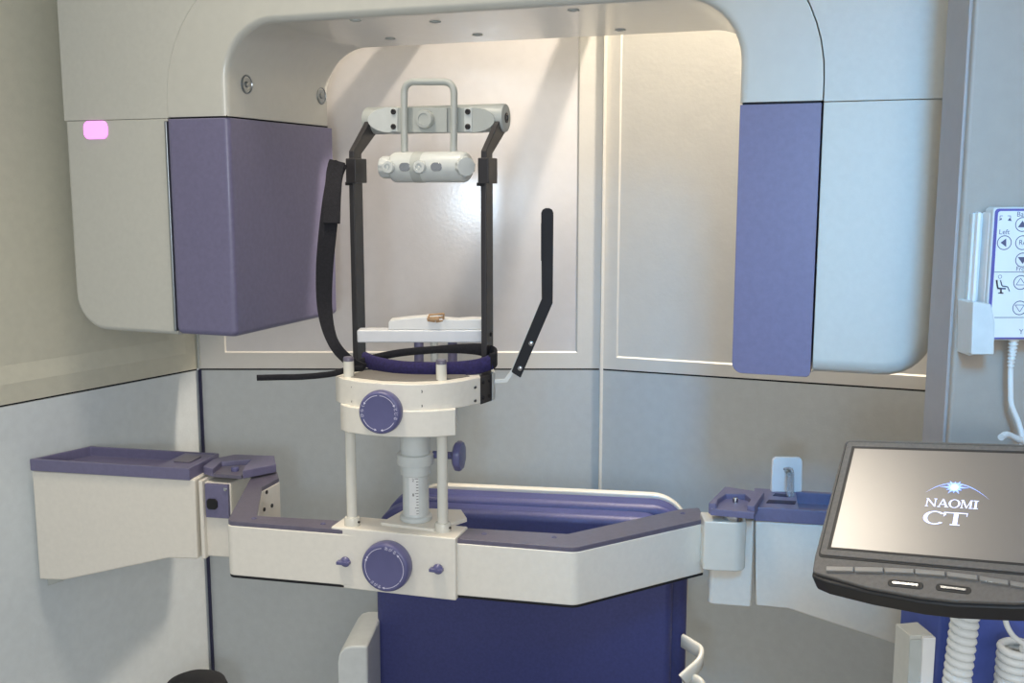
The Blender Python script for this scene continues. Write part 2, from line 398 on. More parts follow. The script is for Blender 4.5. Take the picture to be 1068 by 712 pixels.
def tray(parent, c4, z0, z1, m, wall=0.006, floor_=0.004):
    """open tray over the quad c4 (front-left, front-right, back-right, back-left)"""
    c = [V(p[:2]) for p in c4]; ce = sum(c, V((0, 0)))/4
    def inset(k):
        out = []
        for i in range(4):
            p = c[i]; d0 = (c[i]-c[i-1]).normalized(); d1 = (c[(i+1) % 4]-c[i]).normalized()
            out.append(p+(d1-d0)*k/max(0.3, abs(d0.x*d1.y-d0.y*d1.x)))
        return out
    bm = B(); ii = inset(wall); ot = [bm.verts.new((*p, z1)) for p in c]; ob = [bm.verts.new((*p, z0)) for p in c]
    it = [bm.verts.new((*p, z1)) for p in ii]; ib = [bm.verts.new((*p, z0+floor_)) for p in ii]
    for i in range(4):
        j = (i+1) % 4
        for q in ((ob[i], ob[j], ot[j], ot[i]), (ot[i], ot[j], it[j], it[i]), (it[i], it[j], ib[j], ib[i])): bm.faces.new(q)
    bm.faces.new(ob); bm.faces.new(ib)
    return obj('tray', bm, m, parent, 0.0012, 2)
zA = onL(60, 492).z
t0, t1 = aL[0]+dL*0.004-nL*0.004, aL[1]-dL*0.012-nL*0.004
zTr = zA+0.021
tr = tray(la, [t0, t1, t1+nL*0.105, t0+dL*0.048+nL*0.105], zA+0.0005, zTr, 'purple')
bm = B(); prism(bm, [tuple((t1-dL*q+nL*r).to_2d()) for q, r in ((0.062, 0.006), (0.008, 0.006), (0.008, 0.099), (0.062, 0.099))], zA+0.004, zTr-0.001)
obj('tray_block', bm, 'purple', la, 0.0015)
bm = B(); prism(bm, rounded([tuple((t1-dL*q+nL*r).to_2d()) for q, r in ((0.050, 0.035), (0.018, 0.035), (0.018, 0.078), (0.050, 0.078))], 0.004, 3), zTr-0.0008, zTr+0.0012)
obj('socket', bm, 'mauve', la, 0.0004, 1)
# hinge head with socket panel
e0 = aL[1]
def LP(q, r): return tuple((e0+dL*q+nL*r).to_2d())
bm = B(); prism(bm, [LP(0.0, 0.014), LP(0.052, 0.014), LP(0.052, 0.10), LP(0.0, 0.10)], onL(215, 583).z, zA-0.006); obj('hinge_block', bm, 'ivory_satin', la, 0.003)
bm = B(); prism(bm, [LP(-0.001, 0.004), LP(0.006, 0.004), LP(0.006, 0.10), LP(-0.001, 0.10)], onL(215, 584).z, zA-0.001); obj('end_plate', bm, 'ivory_satin', la, 0.0015)
pz = (onL(215, 506).z, onL(215, 541).z)
bm = B(); prism(bm, [LP(0.008, 0.008), LP(0.050, 0.008), LP(0.050, 0.018), LP(0.008, 0.018)], pz[1], pz[0]); pn = obj('socket_panel', bm, 'purple', la, 0.0012)
bm = B(); ppp = e0+dL*0.021+nL*0.008; ppp.z = (pz[0]*0.42+pz[1]*0.58)
prism3(bm, [ppp+dL*a+Z*b for a, b in ((-0.009, -0.005), (-0.006, -0.009), (0.006, -0.009), (0.010, -0.005), (0.010, 0.005), (0.006, 0.009), (-0.006, 0.009), (-0.009, 0.005))], -nL*0.004)
obj('socket', bm, 'black_matte', pn, 0.0008, 2)
bm = B(); ppp = e0+dL*0.046+nL*0.009; ppp.z = pz[0]-0.007; lathe(bm, ppp, -nL, [(0.003, 0), (0.003, 0.003), (0.001, 0.004)], 12); obj('screw', bm, 'chrome', pn)
# purple notched latch plate on the hinge
zq = zA+0.017
lp = hx([(211, 494), (247, 497), (289, 484), (287, 478), (262, 474), (236, 477), (228, 481)], zq)
bm = B()
latch = hx([(214, 487), (226, 484.5), (227, 487.5), (246, 493), (250, 500), (288, 489), (287, 478), (246, 475), (224, 478)], zq)
latch = hx([(212, 486), (222, 489), (231, 481), (262, 479), (255, 486), (253, 491), (288, 484), (286, 475), (245, 473.5), (222, 478)], zq)
prism(bm, latch, zq-0.014, zq); obj('latch_plate', bm, 'purple', la, 0.0014, 2)
bm = B(); prism(bm, hx([(222, 489), (231, 481.5), (262, 479.5), (252, 491)], zq), zq-0.014, zq-0.008); obj('latch_floor', bm, 'mauve', la, 0.0005, 1)
bm = B(); c = H(245, 486, zq); cyl(bm, V((c.x, c.y, zq-0.012)), V((c.x, c.y, zq-0.001)), 0.0065, 20, 0.001); obj('hinge_pin', bm, 'purple_knob', la)

# right arm
ra = thing('support_arm', H(860, 545, ZT), 'ivory support arm with purple trays running to the right behind the monitor', 'support arm')
aR = [H(787, 545, ZT), H(870, 551, ZT)]; dR = (aR[1]-aR[0]).normalized(); dR = (V((math.cos(math.radians(-12)), math.sin(math.radians(-12)), 0))); nR = V((-dR.y, dR.x, 0))
def onR(x, y, o=0.0):
    d = ray(x, y); k = (aR[0]-V((0, 0, CAMZ))).dot(nR)/d.dot(nR); return d*k+V((0, 0, CAMZ))
bm = B(); prism3(bm, [onR(*q) for q in ((787.5, 543), (788, 631.5), (822, 635), (935, 672), (1010, 697), (1060, 699), (1060, 560))], nR*0.10)
obj('arm_body', bm, 'ivory_satin', ra, 0.003)
zR = onR(787, 543).z+0.001; zR1 = zR+0.021
r0, r1 = aR[0]-nR*0.003, aR[0]+dR*0.14-nR*0.003; r2 = aR[0]+dR*0.33-nR*0.003
trr = tray(ra, [r0+dR*0.052, r1, r1+nR*0.10, r0+dR*0.052+nR*0.10], zR, zR1, 'purple', 0.010)
bm = B(); prism(bm, [tuple(p.to_2d()) for p in (r0, r0+dR*0.053, r0+dR*0.053+nR*0.10, r0+nR*0.10)], zR, zR1); obj('tray_block', bm, 'purple', ra, 0.0014, 2)
for k, (x_0, x_1, y_0, y_1) in enumerate(((799, 829, 521.5, 524.5), (806, 822, 514.8, 516.8))):
    bm = B(); prism(bm, hx([(x_0, y_1), (x_1, y_1+1.5), (x_1+1.5, y_0+1.5), (x_0+2.5, y_0)], zR1), zR1-0.001, zR1+0.0012); obj('slot', bm, 'gap_blue', ra, 0.0004, 1)
bm = B(); prism(bm, [tuple(p.to_2d()) for p in (r1, r2, r2+nR*0.10, r1+nR*0.10)], zR, zR1); obj('tray_block', bm, 'purple', ra, 0.0014, 2)
# hinge: block, roller, collar, forked latch
h0 = aR[0]
def RP(q, r): return tuple((h0+dR*q+nR*r).to_2d())
bm = B(); prism(bm, rounded([RP(-0.064, 0.002), RP(-0.0008, 0.002), RP(-0.0008, 0.095), RP(-0.064, 0.095)], [0.008, 0, 0, 0.008], 4), onR(760, 632).z, zR-0.002); obj('hinge_block', bm, 'ivory_satin', ra, 0.003)
rc = P(758, 545, 1.475); zb_, zt_ = P(758, 596, 1.452).z, P(758, 545, 1.455).z
bm = B(); prism(bm, rounded([(rc.x-0.036, rc.y-0.016), (rc.x+0.026, rc.y-0.026), (rc.x+0.028, rc.y+0.02), (rc.x-0.034, rc.y+0.03)], [0.004, 0.018, 0.01, 0.004], 8), zb_, zt_+0.001); obj('roller', bm, 'ivory_gloss', ra, 0.002)
cc = V((rc.x+0.010, rc.y-0.004, zt_)); bm = B(); cyl(bm, cc, cc+Z*0.010, 0.017, 28, 0.001); obj('collar', bm, 'chrome', ra)
zf = zt_+0.009; hf = zf+0.017
fk = hx([(740, 521), (746, 524), (748, 526), (752, 521), (763, 515), (781, 516), (780, 522), (779, 527), (788, 528), (797, 517), (757, 508), (741, 519)], hf)
fk = hx([(739, 524), (747, 525), (749, 520), (757, 515), (777, 515), (783, 520), (779, 527), (787, 528), (797, 513), (756, 507)], hf)
bm = B(); prism(bm, fk, zf, hf); obj('latch_plate', bm, 'purple', ra, 0.0014, 2)
bm = B(); prism(bm, hx([(741, 525.5), (787, 529.5), (787, 518), (756, 513)], hf), zf, hf-0.007); obj('latch_floor', bm, 'purple', ra, 0.001, 2)
bm = B(); c = H(767, 519, hf); cyl(bm, V((c.x, c.y, zf)), V((c.x, c.y, hf)), 0.004, 16, 0.001); obj('hinge_pin', bm, 'chrome', ra)

# ================================================================== TABLE RAIL
rl = thing('table_rail', H(430, 560, ZT), 'ivory rail with mauve top running in front of the chair, linking both support arms', 'rail')
outer_px = [(289, 491.5), (263, 495), (237, 543), (600, 571), (735, 541), (729, 529)]
inner_px = [(708, 531), (592, 556.5), (268, 537.5), (273, 508), (291, 498.5)]
zc = ZT+0.001
poly = rounded(hx(outer_px, zc)+hx(inner_px, zc), [0.003, 0.012, 0.012, 0.02, 0.003, 0.003, 0.003, 0.008, 0.004, 0.004, 0.001], 6)
zlow = P(420, 618, H(420, 560, ZT).y).z
bm = B(); prism(bm, poly, ZT-0.006, zc); obj('top_cap', bm, 'mauve', rl, 0.0015, 2)
def grow(poly, k):
    c = [V(p) for p in poly]; out = []; n = len(c); A = sum(c[i].x*c[(i+1) % n].y-c[(i+1) % n].x*c[i].y for i in range(n)); sg = 1 if A > 0 else -1
    for i in range(n):
        d = (c[(i+1) % n]-c[i-1]).normalized(); out.append(tuple(c[i]+V((d.y, -d.x))*k*sg))
    return out
bm = B(); prism(bm, grow(poly, 0.0008), zlow, ZT-0.0055); obj('band', bm, 'ivory_satin', rl, 0.002, 3)
bm = B(); prism(bm, poly, zlow-0.004, zlow+0.0005); obj('bottom_trim', bm, 'black_matte', rl, 0.001, 2)
# inner face of the left return with three screws
q0, q1 = V((*hx([(273, 508)], zc)[0], 0)), V((*hx([(291, 498.5)], zc)[0], 0)); dq = (q1-q0).normalized(); nq = V((dq.y, -dq.x, 0))
for x, y in ((277.5, 513), (283, 527), (275, 531)):
    d = ray(x, y); k = (q0-V((0, 0, CAMZ))).dot(nq)/d.dot(nq); p = d*k+V((0, 0, CAMZ)); bm = B(); lathe(bm, p-nq*0.001, nq, [(0.0035, 0), (0.0035, 0.003), (0.0015, 0.0035), (0.0012, 0.0015)], 12); obj('screw', bm, 'black_metal', rl)
for x, y in ((265, 540.5), (337, 546), (505, 556.5), (578, 560), (712, 535)):
    c = H(x, y, zc); bm = B(); lathe(bm, c-Z*0.001, Z, [(0.004, 0), (0.004, 0.0016), (0.0025, 0.0016), (0.002, 0.0008)], 14); obj('screw', bm, 'purple_knob', rl)

# ================================================================== HEAD SUPPORT
hs = thing('head_support', H(430, 548, ZT), 'chin and head support with twin posts, two purple dials and black upright frame', 'head support')
Uh, Wh = frame(-15)
bx = [(345, 549), (474.5, 561.5), (486, 554), (486, 545), (358, 533)]
zb1 = ZT+0.004
bxy = hx([(345, 549), (475, 561.5), (487, 551), (366, 536)], zb1)
fl, fr = V((*bxy[0], 0)), V((*bxy[1], 0)); df = (fr-fl).normalized(); nf = V((-df.y, df.x, 0))
CZ = V((0, 0, CAMZ))
def onF(x, y, off=0.0):                            # point on the box's front face
    d = ray(x, y); k = (fl-CZ*0).dot(nf)
    dd = d; k = fl.dot(nf)/dd.dot(nf); return dd*(k+off*0)+CZ - nf*off
zbx0 = onF(410, 619).z
bm = B(); prism(bm, [tuple(fl.xy), tuple(fr.xy), tuple((fr+nf*0.055).xy), tuple((fl+nf*0.055).xy)], zbx0, zb1); hb = obj('carriage_box', bm, 'ivory_satin', hs, 0.002)
bm = B(); prism(bm, hx([(397, 544.5), (452, 551.5), (487, 540), (481, 531), (425, 529)], zb1+0.004), zb1-0.002, zb1+0.004); obj('column_base', bm, 'ivory_satin', hs, 0.001, 2)

def dial(root, c, n, R, Dp, name, marks):
    n = n.normalized(); bm = B()
    pr = [(R*0.5, 0), (R*0.96, 0), (R*0.98, Dp*0.15), (R, Dp*0.45), (R*0.985, Dp*0.75), (R*0.955, Dp*0.9), (R*0.90, Dp*0.985), (R*0.86, Dp), (R*0.80, Dp*0.985), (R*0.02, Dp*0.985)]
    lathe(bm, c, n, pr, 56); d = obj(name, bm, 'purple_knob', root, angle=50)
    ax = Z.cross(n).normalized(); ay = n.cross(ax); o = c+n*(Dp*0.985+0.0003)
    rr = R*0.80; bm = B(); wd = 0.0007
    def pt(r, a): return o+ax*(r*math.cos(a))+ay*(r*math.sin(a))
    for a0, a1, head in marks['arcs']:
        a0, a1 = math.radians(a0), math.radians(a1); N = 16; prev = None
        for k in range(N+1):
            a = a0+(a1-a0)*k/N; cur = (bm.verts.new(pt(rr-wd/2, a)), bm.verts.new(pt(rr+wd/2, a)))
            if prev: bm.faces.new([prev[0], prev[1], cur[1], cur[0]])
            prev = cur
        for h_ in head:
            a = a1 if h_ > 0 else a0; sg = 1 if (a1 > a0) == (h_ > 0) else -1; t = 0.10*sg
            bm.faces.new([bm.verts.new(pt(rr-0.0017, a-t*0.4)), bm.verts.new(pt(rr+0.0017, a-t*0.4)), bm.verts.new(pt(rr, a+t))])
    for s_, a, rot, sz in marks['text']:
        a = math.radians(a); rx = math.radians(rot)
        tx = ax*math.cos(rx)+ay*math.sin(rx); ty = -ax*math.sin(rx)+ay*math.cos(rx)
        textmesh(bm, s_, pt(rr, a), tx, ty, sz)
    # thicken a touch so the print is a real raised layer
    o_ = obj('marking', bm, 'white_mark', d, label='white arrows and lettering')
    return d
c = onF(406.3, 587.5)
T = lambda chars, a0, da, ro: [(ch, a0+da*i, a0+da*i+ro, 0.0058) for i, ch in enumerate(chars)]
dial(hs, c, (-nf), 0.0362, 0.020, 'height_dial', {'arcs': [(97, 152, [1]), (160, 222, [-1]), (43, -38, [-1]), (-41, -92, [1])],
     'text': T('あがる', 83, -13, -90) + T('さがる', -128, 13, 90) if False else T('あがる', 83, -13, -90) + [(ch, a, a+90, 0.0058) for ch, a in zip('さがる', (-130, -118, -106))]})
for x, y in ((361, 585), (457.5, 592.5)):
    c = onF(x, y); bm = B(); lathe(bm, c, -nf, [(0.0065, 0), (0.0075, 0.002), (0.0075, 0.004), (0.004, 0.0085), (0.003, 0.009)], 20)
    box(bm, c-nf*0.007-df*0.001, 0.019, 0.010, 0.0045, (df, nf, Z)); obj('wing_knob', bm, 'purple_knob', hs, 0.0008, 2)
# posts
zpt = P(363.5, 371, 1.467).z
for x, y, Yp in ((367.5, 547, 0), (462, 553, 0)):
    c = H(x, y, zb1); bm = B(); lathe(bm, c, Z, [(0.0115, 0), (0.0115, 0.010), (0.0105, 0.012), (0.0078, 0.0125), (0.0075, 0.014)] + [(0.0075, zpt-0.006-zb1)], 24); po = obj('post', bm, 'ivory_gloss', hs, angle=50)
    bm = B(); t = V((c.x, c.y, zpt-0.006)); lathe(bm, t, Z, [(0.0075, 0), (0.0075, 0.004), (0.0065, 0.006), (0.001, 0.0062)], 24); obj('cap', bm, 'mauve', po)
    bm = B(); e = V((c.x+0.010, c.y-0.006, zb1+0.006)); lathe(bm, e, V((0.7, -0.6, 0)), [(0.0018, 0), (0.0018, 0.0016), (0.0005, 0.0016)], 10); obj('screw', bm, 'black_metal', po)
# telescopic column
cc = H(434, 541, zb1+0.004)
def zc_(y): return P(434, y, cc.y).z
bm = B(); z0 = cc.z
pr = [(0.0225, 0), (0.0235, 0.001), (0.0235, 0.006), (0.0215, 0.0078), (0.0195, 0.008), (0.0190, 0.009), (0.0190, zc_(492)-z0)]
lathe(bm, cc, Z, pr, 40); col = obj('column', bm, 'grey_pale', hs, angle=40)
bm = B(); lathe(bm, V((cc.x, cc.y, zc_(494))), Z, [(0.0205, 0), (0.0215, 0.001), (0.0215, zc_(482)-zc_(493)), (0.0265, zc_(482)-zc_(493)+0.0003), (0.027, zc_(481)-zc_(493)), (0.027, zc_(472)-zc_(494)-0.001), (0.026, zc_(472)-zc_(494)), (0.0215, zc_(472)-zc_(494)+0.0003), (0.0215, zc_(440)-zc_(494))], 40)
obj('column_collar', bm, 'grey_pale', hs, angle=40)
# scale strip curved round the column
bm = B(); fa = math.atan2(-cc.y, -cc.x); zs0, zs1 = zc_(533), zc_(494); N = 8; prev = None
sa0, sa1 = fa-0.52, fa+0.22
def cp(a, z, r=0.0193): return V((cc.x+r*math.cos(a), cc.y+r*math.sin(a), z))
for k in range(N+1):
    a = sa0+(sa1-sa0)*k/N; cur = (bm.verts.new(cp(a, zs0)), bm.verts.new(cp(a, zs1)))
    if prev: bm.faces.new([prev[0], cur[0], cur[1], prev[1]])
    prev = cur
ss = obj('scale_strip', bm, 'white_plastic', col, label='white strip with black height graduations')
bm = B(); nt_ = 13
for k in range(nt_):
    z = zs0+(zs1-zs0)*(k+0.5)/nt_; a1 = sa1-0.02; a0 = a1-(0.26 if k % 5 == 2 else 0.17)
    bm.faces.new([bm.verts.new(cp(a, zz, 0.01945)) for a, zz in ((a0, z-0.0004), (a1, z-0.0004), (a1, z+0.0004), (a0, z+0.0004))])
for s_, k in (('8', 7), ('2', 12)):
    z = zs0+(zs1-zs0)*(k)/nt_; a = (sa0*0.55+sa1*0.45); tx = V((-math.sin(a), math.cos(a), 0)); textmesh(bm, s_, cp(a, z, 0.0196), tx, Z, 0.006)
obj('graduation', bm, 'black_matte', ss)
# clamp knob on the column
ko = P(456, 474, cc.y+0.002); kd = V((0.97, -0.22, 0)).normalized()
bm = B(); cyl(bm, ko-kd*0.006, ko+kd*0.027, 0.0055, 16); kn = obj('knob_stem', bm, 'purple_knob', hs)
bm = B(); kb = ko+kd*0.026; N = 24
aa, bb, dd = basis(kd); rings = []
for r, t in ((0.017, 0), (0.0215, 0.003), (0.022, 0.0085), (0.020, 0.012), (0.012, 0.0135), (0.0005, 0.0135)):
    rings.append([bm.verts.new(kb+dd*t+(aa*math.cos(2*pi*k/N)+bb*math.sin(2*pi*k/N))*r*(1-0.07*(k % 3 == 0))) for k in range(N)])
for i in range(len(rings)-1):
    for k in range(N): bm.faces.new([rings[i][k], rings[i][(k+1) % N], rings[i+1][(k+1) % N], rings[i+1][k]])
bm.faces.new(rings[0]); bm.faces.new(rings[-1]); obj('clamp_knob', bm, 'purple_knob', hs)
# chin plate: D shaped ring and lower drum
zp = P(462, 394, 1.45).z; YF_ = H(430, 401, zp).y; zp0 = P(430, 429, YF_).z; zp1 = P(430, 456, YF_).z
ringpx = [(350, 391.5), (356, 394.5), (375, 397.8), (400, 400), (430, 401), (460, 399.8), (482, 397.2), (501, 393.2), (499, 387), (470, 386), (430, 386), (380, 385.8), (353, 387.5)]
bm = B(); prism(bm, hx(ringpx, zp), zp0, zp); obj('chin_plate', bm, 'ivory_satin', hs, 0.0012, 3)
bm = B(); prism(bm, hx([(361, 393), (400, 397.2), (430, 398), (462, 396.8), (490, 392.5), (470, 387.2), (430, 387), (380, 386.8)], zp), zp, zp+0.0012); obj('top_shade', bm, 'plate_top_shade', hs, 0.0004, 1)  # thin darker sheet stands in for the shade on the plate's top
drum = [(355, 422), (362, 424.5), (380, 426.8), (405, 428.6), (430, 429.3), (455, 428.8), (475, 427.3), (477, 417), (430, 412), (370, 412), (357, 417)]
bm = B(); prism(bm, hx(drum, zp0), zp1, zp0+0.001); obj('drum', bm, 'ivory_satin', hs, 0.0015, 3)
# front face details
def onC(x, y): d = ray(x, y); Yc = H(x, 400, zp).y; return P(x, y, Yc)
Yd = H(398, 399.5, zp).y
c = P(399.5, 428, Yd-0.001)
dial(hs, c, V((-0.22, -1, 0)), 0.0302, 0.017, 'clamp_dial', {'arcs': [(95, 148, [1]), (203, 256, [1]), (87, 27, [1]), (-30, -80, [1])],
     'text': [(ch, a, a-180+90, 0.0056) for ch, a in zip('く', (158,))] + [(ch, a, a-90, 0.0056) for ch, a in zip('とじる', (14, 0, -15))] + [(ch, a, a-90, 0.0056) for ch, a in zip('らひ', (174, 190))]})
for x, y in ((368, 403.5), (368, 418.5), (439, 408), (439, 423), (496, 404), (496, 418)):
    d = ray(x, y); pxs = sorted(ringpx[:8], key=lambda q: abs(q[0]-x))
    Yv = H(x, 0.5*(pxs[0][1]+pxs[1][1]) if abs(pxs[0][0]-x) > 3 else pxs[0][1], zp).y
    c = P(x, y, Yv); r = 0.0030 if x == 439 else 0.0017; bm = B(); lathe(bm, c+V((0, 0.004, 0)), V((-0.1, -1, 0)), [(r, 0), (r, 0.0052), (r*0.6, 0.0056), (r*0.5, 0.004)], 12); obj('screw', bm, 'black_metal', hs)
# right bracket holding the right rail, with four bolts
rb = H(510, 388.5, zp); Yr = rb.y
# upright rails, bent arms, sleeves
YL, YR = 1.575, 1.505
def rail(xb, yb, xt, yt, Y):
    a, b = P(xb, yb, Y), P(xt, yt, Y); a.x = (a.x+b.x)/2; b.x = a.x
    return a, b
rails = []
for k, (xc_, Y) in enumerate(((367.0, YL), (504.5, YR))):
    top = P(xc_, 190, Y); top2 = P(xc_-0.5, 166, Y); bot = P(xc_, 392 if k == 0 else 419, Y); bot.x = top.x
    bm = B(); dz = top2.z+0.002-bot.z; box(bm, V((top.x, top.y, bot.z+dz/2))+W*0.012, 0.0085, 0.028, dz, (U, W, Z)); r_ = obj('upright', bm, 'black_metal', hs, 0.0012, 2)
    if k == 1:
        for yy in (350, 372, 396, 412):
            q = P(512, yy, Y-0.002); q = V((top.x, top.y, q.z))+U*0.0042+W*0.014; bm = B(); lathe(bm, q, U, [(0.003, 0), (0.003, 0.0012), (0.001, 0.0014)], 12); obj('bolt', bm, 'black_matte', r_)
    # sleeve
    bm = B(); q = V((top.x, top.y, (P(0+xc_, 165, Y).z+P(xc_, 191, Y).z)/2))+W*0.012; box(bm, q+U*0.0015, 0.0165, 0.036, 0.036, (U, W, Z)); sl = obj('sleeve', bm, 'black_metal', hs, 0.0012, 2)
    bm = B(); box(bm, q-U*0.004-Z*0.019, 0.012, 0.030, 0.005, (U, W, Z)); obj('lip', bm, 'black_matte', sl, 0.0008, 1)
    # bent arm up to the cross bar
    h = P(xc_, 114, Y).z-top2.z; a = V((top.x, top.y, top2.z-0.004))+W*0.012; path = [a, a+Z*0.014, a+Z*(h*0.75)+W*0.048, a+Z*(h*0.97)+W*0.060]
    bm = B(); q4 = []
    side = [(-0.0125, 0), (-0.012, 0.016), (0.036, h*0.80), (0.048, h*0.97), (0.066, h*0.90), (0.074, h*0.72), (0.0125, 0.012), (0.0125, 0)]
    prism3(bm, [a+W*s_+Z*t_-U*0.0043 for s_, t_ in side], U*0.0086); obj('bent_arm', bm, 'black_metal', hs, 0.0012, 2)
    rails.append((a, h))
(aL_, hL), (aR_, hR) = rails
b0 = aL_+W*0.060; b0.z = P(380, 124, 1.63).z; b1 = aR_+W*0.060; b1.z = P(520, 124, 1.56).z
bz = (b0.z+b1.z)/2; b0.z = b1.z = bz; ub = (b1-b0).normalized(); RB = 0.0205
bm = B(); cyl(bm, b0-ub*0.010, b1+ub*0.008, RB, 40, 0.002); cb = obj('cross_bar', bm, 'grey_plastic', hs)
bm = B(); lathe(bm, b1+ub*0.008, ub, [(0.0075, -0.001), (0.0075, 0.001), (0.004, 0.0015), (0.003, -0.0005), (0.001, -0.0005)], 20); obj('end_bolt', bm, 'black_metal', cb)
nb = V((-ub.y, ub.x, 0)) * -1
if nb.y > 0: nb = -nb                              # towards the viewer
def onB(x, y, off=0.0):                            # point on a plane in front of the bar
    o = b0+nb*off-CZ; d = ray(x, y); k = o.dot(nb)/d.dot(nb); return d*k+CZ
f_ = RB+0.001
bm = B(); prism3(bm, [onB(*q, f_) for q in ((407, 112), (500, 112), (500, 138), (407, 138))], -nb*0.018); obj('front_plate', bm, 'grey_plastic', cb, 0.001, 2)
wl = [onB(408, 111.5, f_+0.001), onB(408, 138.5, f_+0.001)]+[onB(408-25*math.sin(a*pi/10), 125+13.5*math.cos(a*pi/10), f_+0.001) for a in range(1, 10)]
bm = B(); prism3(bm, wl, -nb*0.012); obj('end_face', bm, 'grey_pale', cb, 0.0006, 1)  # flat end face, in a paler grey for the highlight it carries
wl = [onB(491, 138.5, f_+0.001), onB(491, 111.5, f_+0.001)]+[onB(491+25*math.sin(a*pi/10), 125-13.5*math.cos(a*pi/10), f_+0.001) for a in range(1, 10)]
bm = B(); prism3(bm, wl, -nb*0.012); obj('end_face', bm, 'grey_plastic', cb, 0.0006, 1)
for x in (434, 451):                               # raised middle pad and end pads
    pass
bm = B(); prism3(bm, [onB(*q, f_+0.004) for q in ((430, 112), (466, 112), (466, 138), (430, 138))], -nb*0.004); obj('centre_pad', bm, 'grey_plastic', cb, 0.0008, 1)
for x0 in (406.5, 484):
    bm = B(); prism3(bm, [onB(*q, f_+0.0022) for q in ((x0, 112.5), (x0+8, 112.5), (x0+8, 137.5), (x0, 137.5))], -nb*0.003); pd = obj('screw_pad', bm, 'grey_pale', cb, 0.0006, 1)
    for y in (116.5, 132):
        c = onB(x0+4, y, f_+0.0022); bm = B(); lathe(bm, c, nb, [(0.0042, 0), (0.0042, 0.0015), (0.003, 0.0025), (0.0022, 0.001), (0.0005, 0.001)], 16); obj('screw', bm, 'black_metal', pd)
c = onB(445, 124.5, f_+0.004); bm = B(); lathe(bm, c, nb, [(0.0125, 0), (0.0135, 0.002), (0.0135, 0.010), (0.0125, 0.012), (0.0085, 0.0125), (0.008, 0.0115), (0.0005, 0.0115)], 36); obj('front_knob', bm, 'grey_plastic', cb, angle=40)
# U shaped handle in front of the bar
f2 = f_+0.010
hp = [onB(*q, f2) for q in ((422, 164), (421.5, 125), (421.5, 97), (422.5, 88), (430, 85), (447, 85), (464, 85.3), (471.5, 88), (473.5, 96), (473.5, 125), (473, 164))]
pth = [hp[0], hp[1], hp[2]]
def arcb(p, q, r, n=8): return [((1-t)**2)*p+2*t*(1-t)*q+t*t*r for t in [k/n for k in range(n+1)]]
k1, k2 = onB(421.5, 85.3, f2), onB(473.5, 85.3, f2)
pth = [hp[0], hp[1]] + arcb(onB(421.5, 98, f2), k1, onB(433, 85.3, f2)) + arcb(onB(462, 85.3, f2), k2, onB(473.5, 98, f2)) + [hp[-2], hp[-1]]
bm = B(); tube(bm, pth, 0.0052, 14, up=nb); obj('handle', bm, 'grey_plastic', hs, angle=80)
# lower forehead block
f3 = f2
c0, c1 = onB(413, 174.5, f3), onB(487, 174.5, f3); c1.z = c0.z
bm = B(); N = 36; R3 = 0.0225
lathe(bm, c0-ub*0.004, ub, [(R3*0.80, 0), (R3*0.93, 0.0012), (R3, 0.005), (R3, (c1-c0).length-0.002), (R3*0.95, (c1-c0).length+0.003), (R3*0.78, (c1-c0).length+0.007), (R3*0.5, (c1-c0).length+0.0085)], N)
fb = obj('forehead_block', bm, 'grey_pale', hs, angle=60)
for x, w_ in ((438.5, 10),):
    a = onB(x-w_/2, 174.5, f3); b = onB(x+w_/2, 174.5, f3); a.z = b.z = c0.z; bm = B(); cyl(bm, a, b, R3+0.0004, 36); obj('band', bm, 'grey_plastic', fb)
for x in (422, 455):
    c = onB(x, 174.5, f3+R3); c.z = c0.z; hw = 0.009; n_ = nb
    pts = rounded([(-hw, -0.0062), (hw, -0.0062), (hw, 0.0062), (-hw, 0.0062)], 0.006, 5)
    bm = B(); prism3(bm, [c-nb*0.004+ub*a+Z*b for a, b in pts], nb*0.0048); obj('slot', bm, 'chrome', fb, 0.0006, 1)
for x in (406, 438.5):
    c = onB(x, 175, f3+R3); c.z = c0.z; bm = B(); lathe(bm, c-nb*0.004, nb, [(0.0085, 0), (0.0095, 0.003), (0.0095, 0.009), (0.0085, 0.0105), (0.0050, 0.0108), (0.0045, 0.009), (0.002, 0.009), (0.0018, 0.0105), (0.0003, 0.0107)], 28); obj('clamp_button', bm, 'grey_pale', fb, angle=40)
def ribbed(c, n, R, Dp, name, parent):
    a, b, d = basis(n); N = 40; bm = B(); rings = []
    for r, t, g_ in ((R*0.9, 0, 0), (R, Dp*0.12, 1), (R, Dp*0.85, 1), (R*0.9, Dp, 0), (R*0.2, Dp*1.02, 0)):
        rings.append([bm.verts.new(c+d*t+(a*math.cos(2*pi*k/N)+b*math.sin(2*pi*k/N))*(r-(0.0012 if g_ and k % 4 < 2 else 0))) for k in range(N)])
    for i in range(len(rings)-1):
        for k in range(N): bm.faces.new([rings[i][k], rings[i][(k+1) % N], rings[i+1][(k+1) % N], rings[i+1][k]])
    bm.faces.new(rings[0]); bm.faces.new(rings[-1]); return obj(name, bm, 'grey_pale', parent, angle=30)
ribbed(c0-ub*0.006, -ub, 0.0165, 0.017, 'ribbed_knob', fb)
c = onB(484, 174.5, f3+R3*0.75); c.z = c0.z; ribbed(c, (nb*0.75+ub*0.66).normalized(), 0.0145, 0.010, 'ribbed_knob', fb)

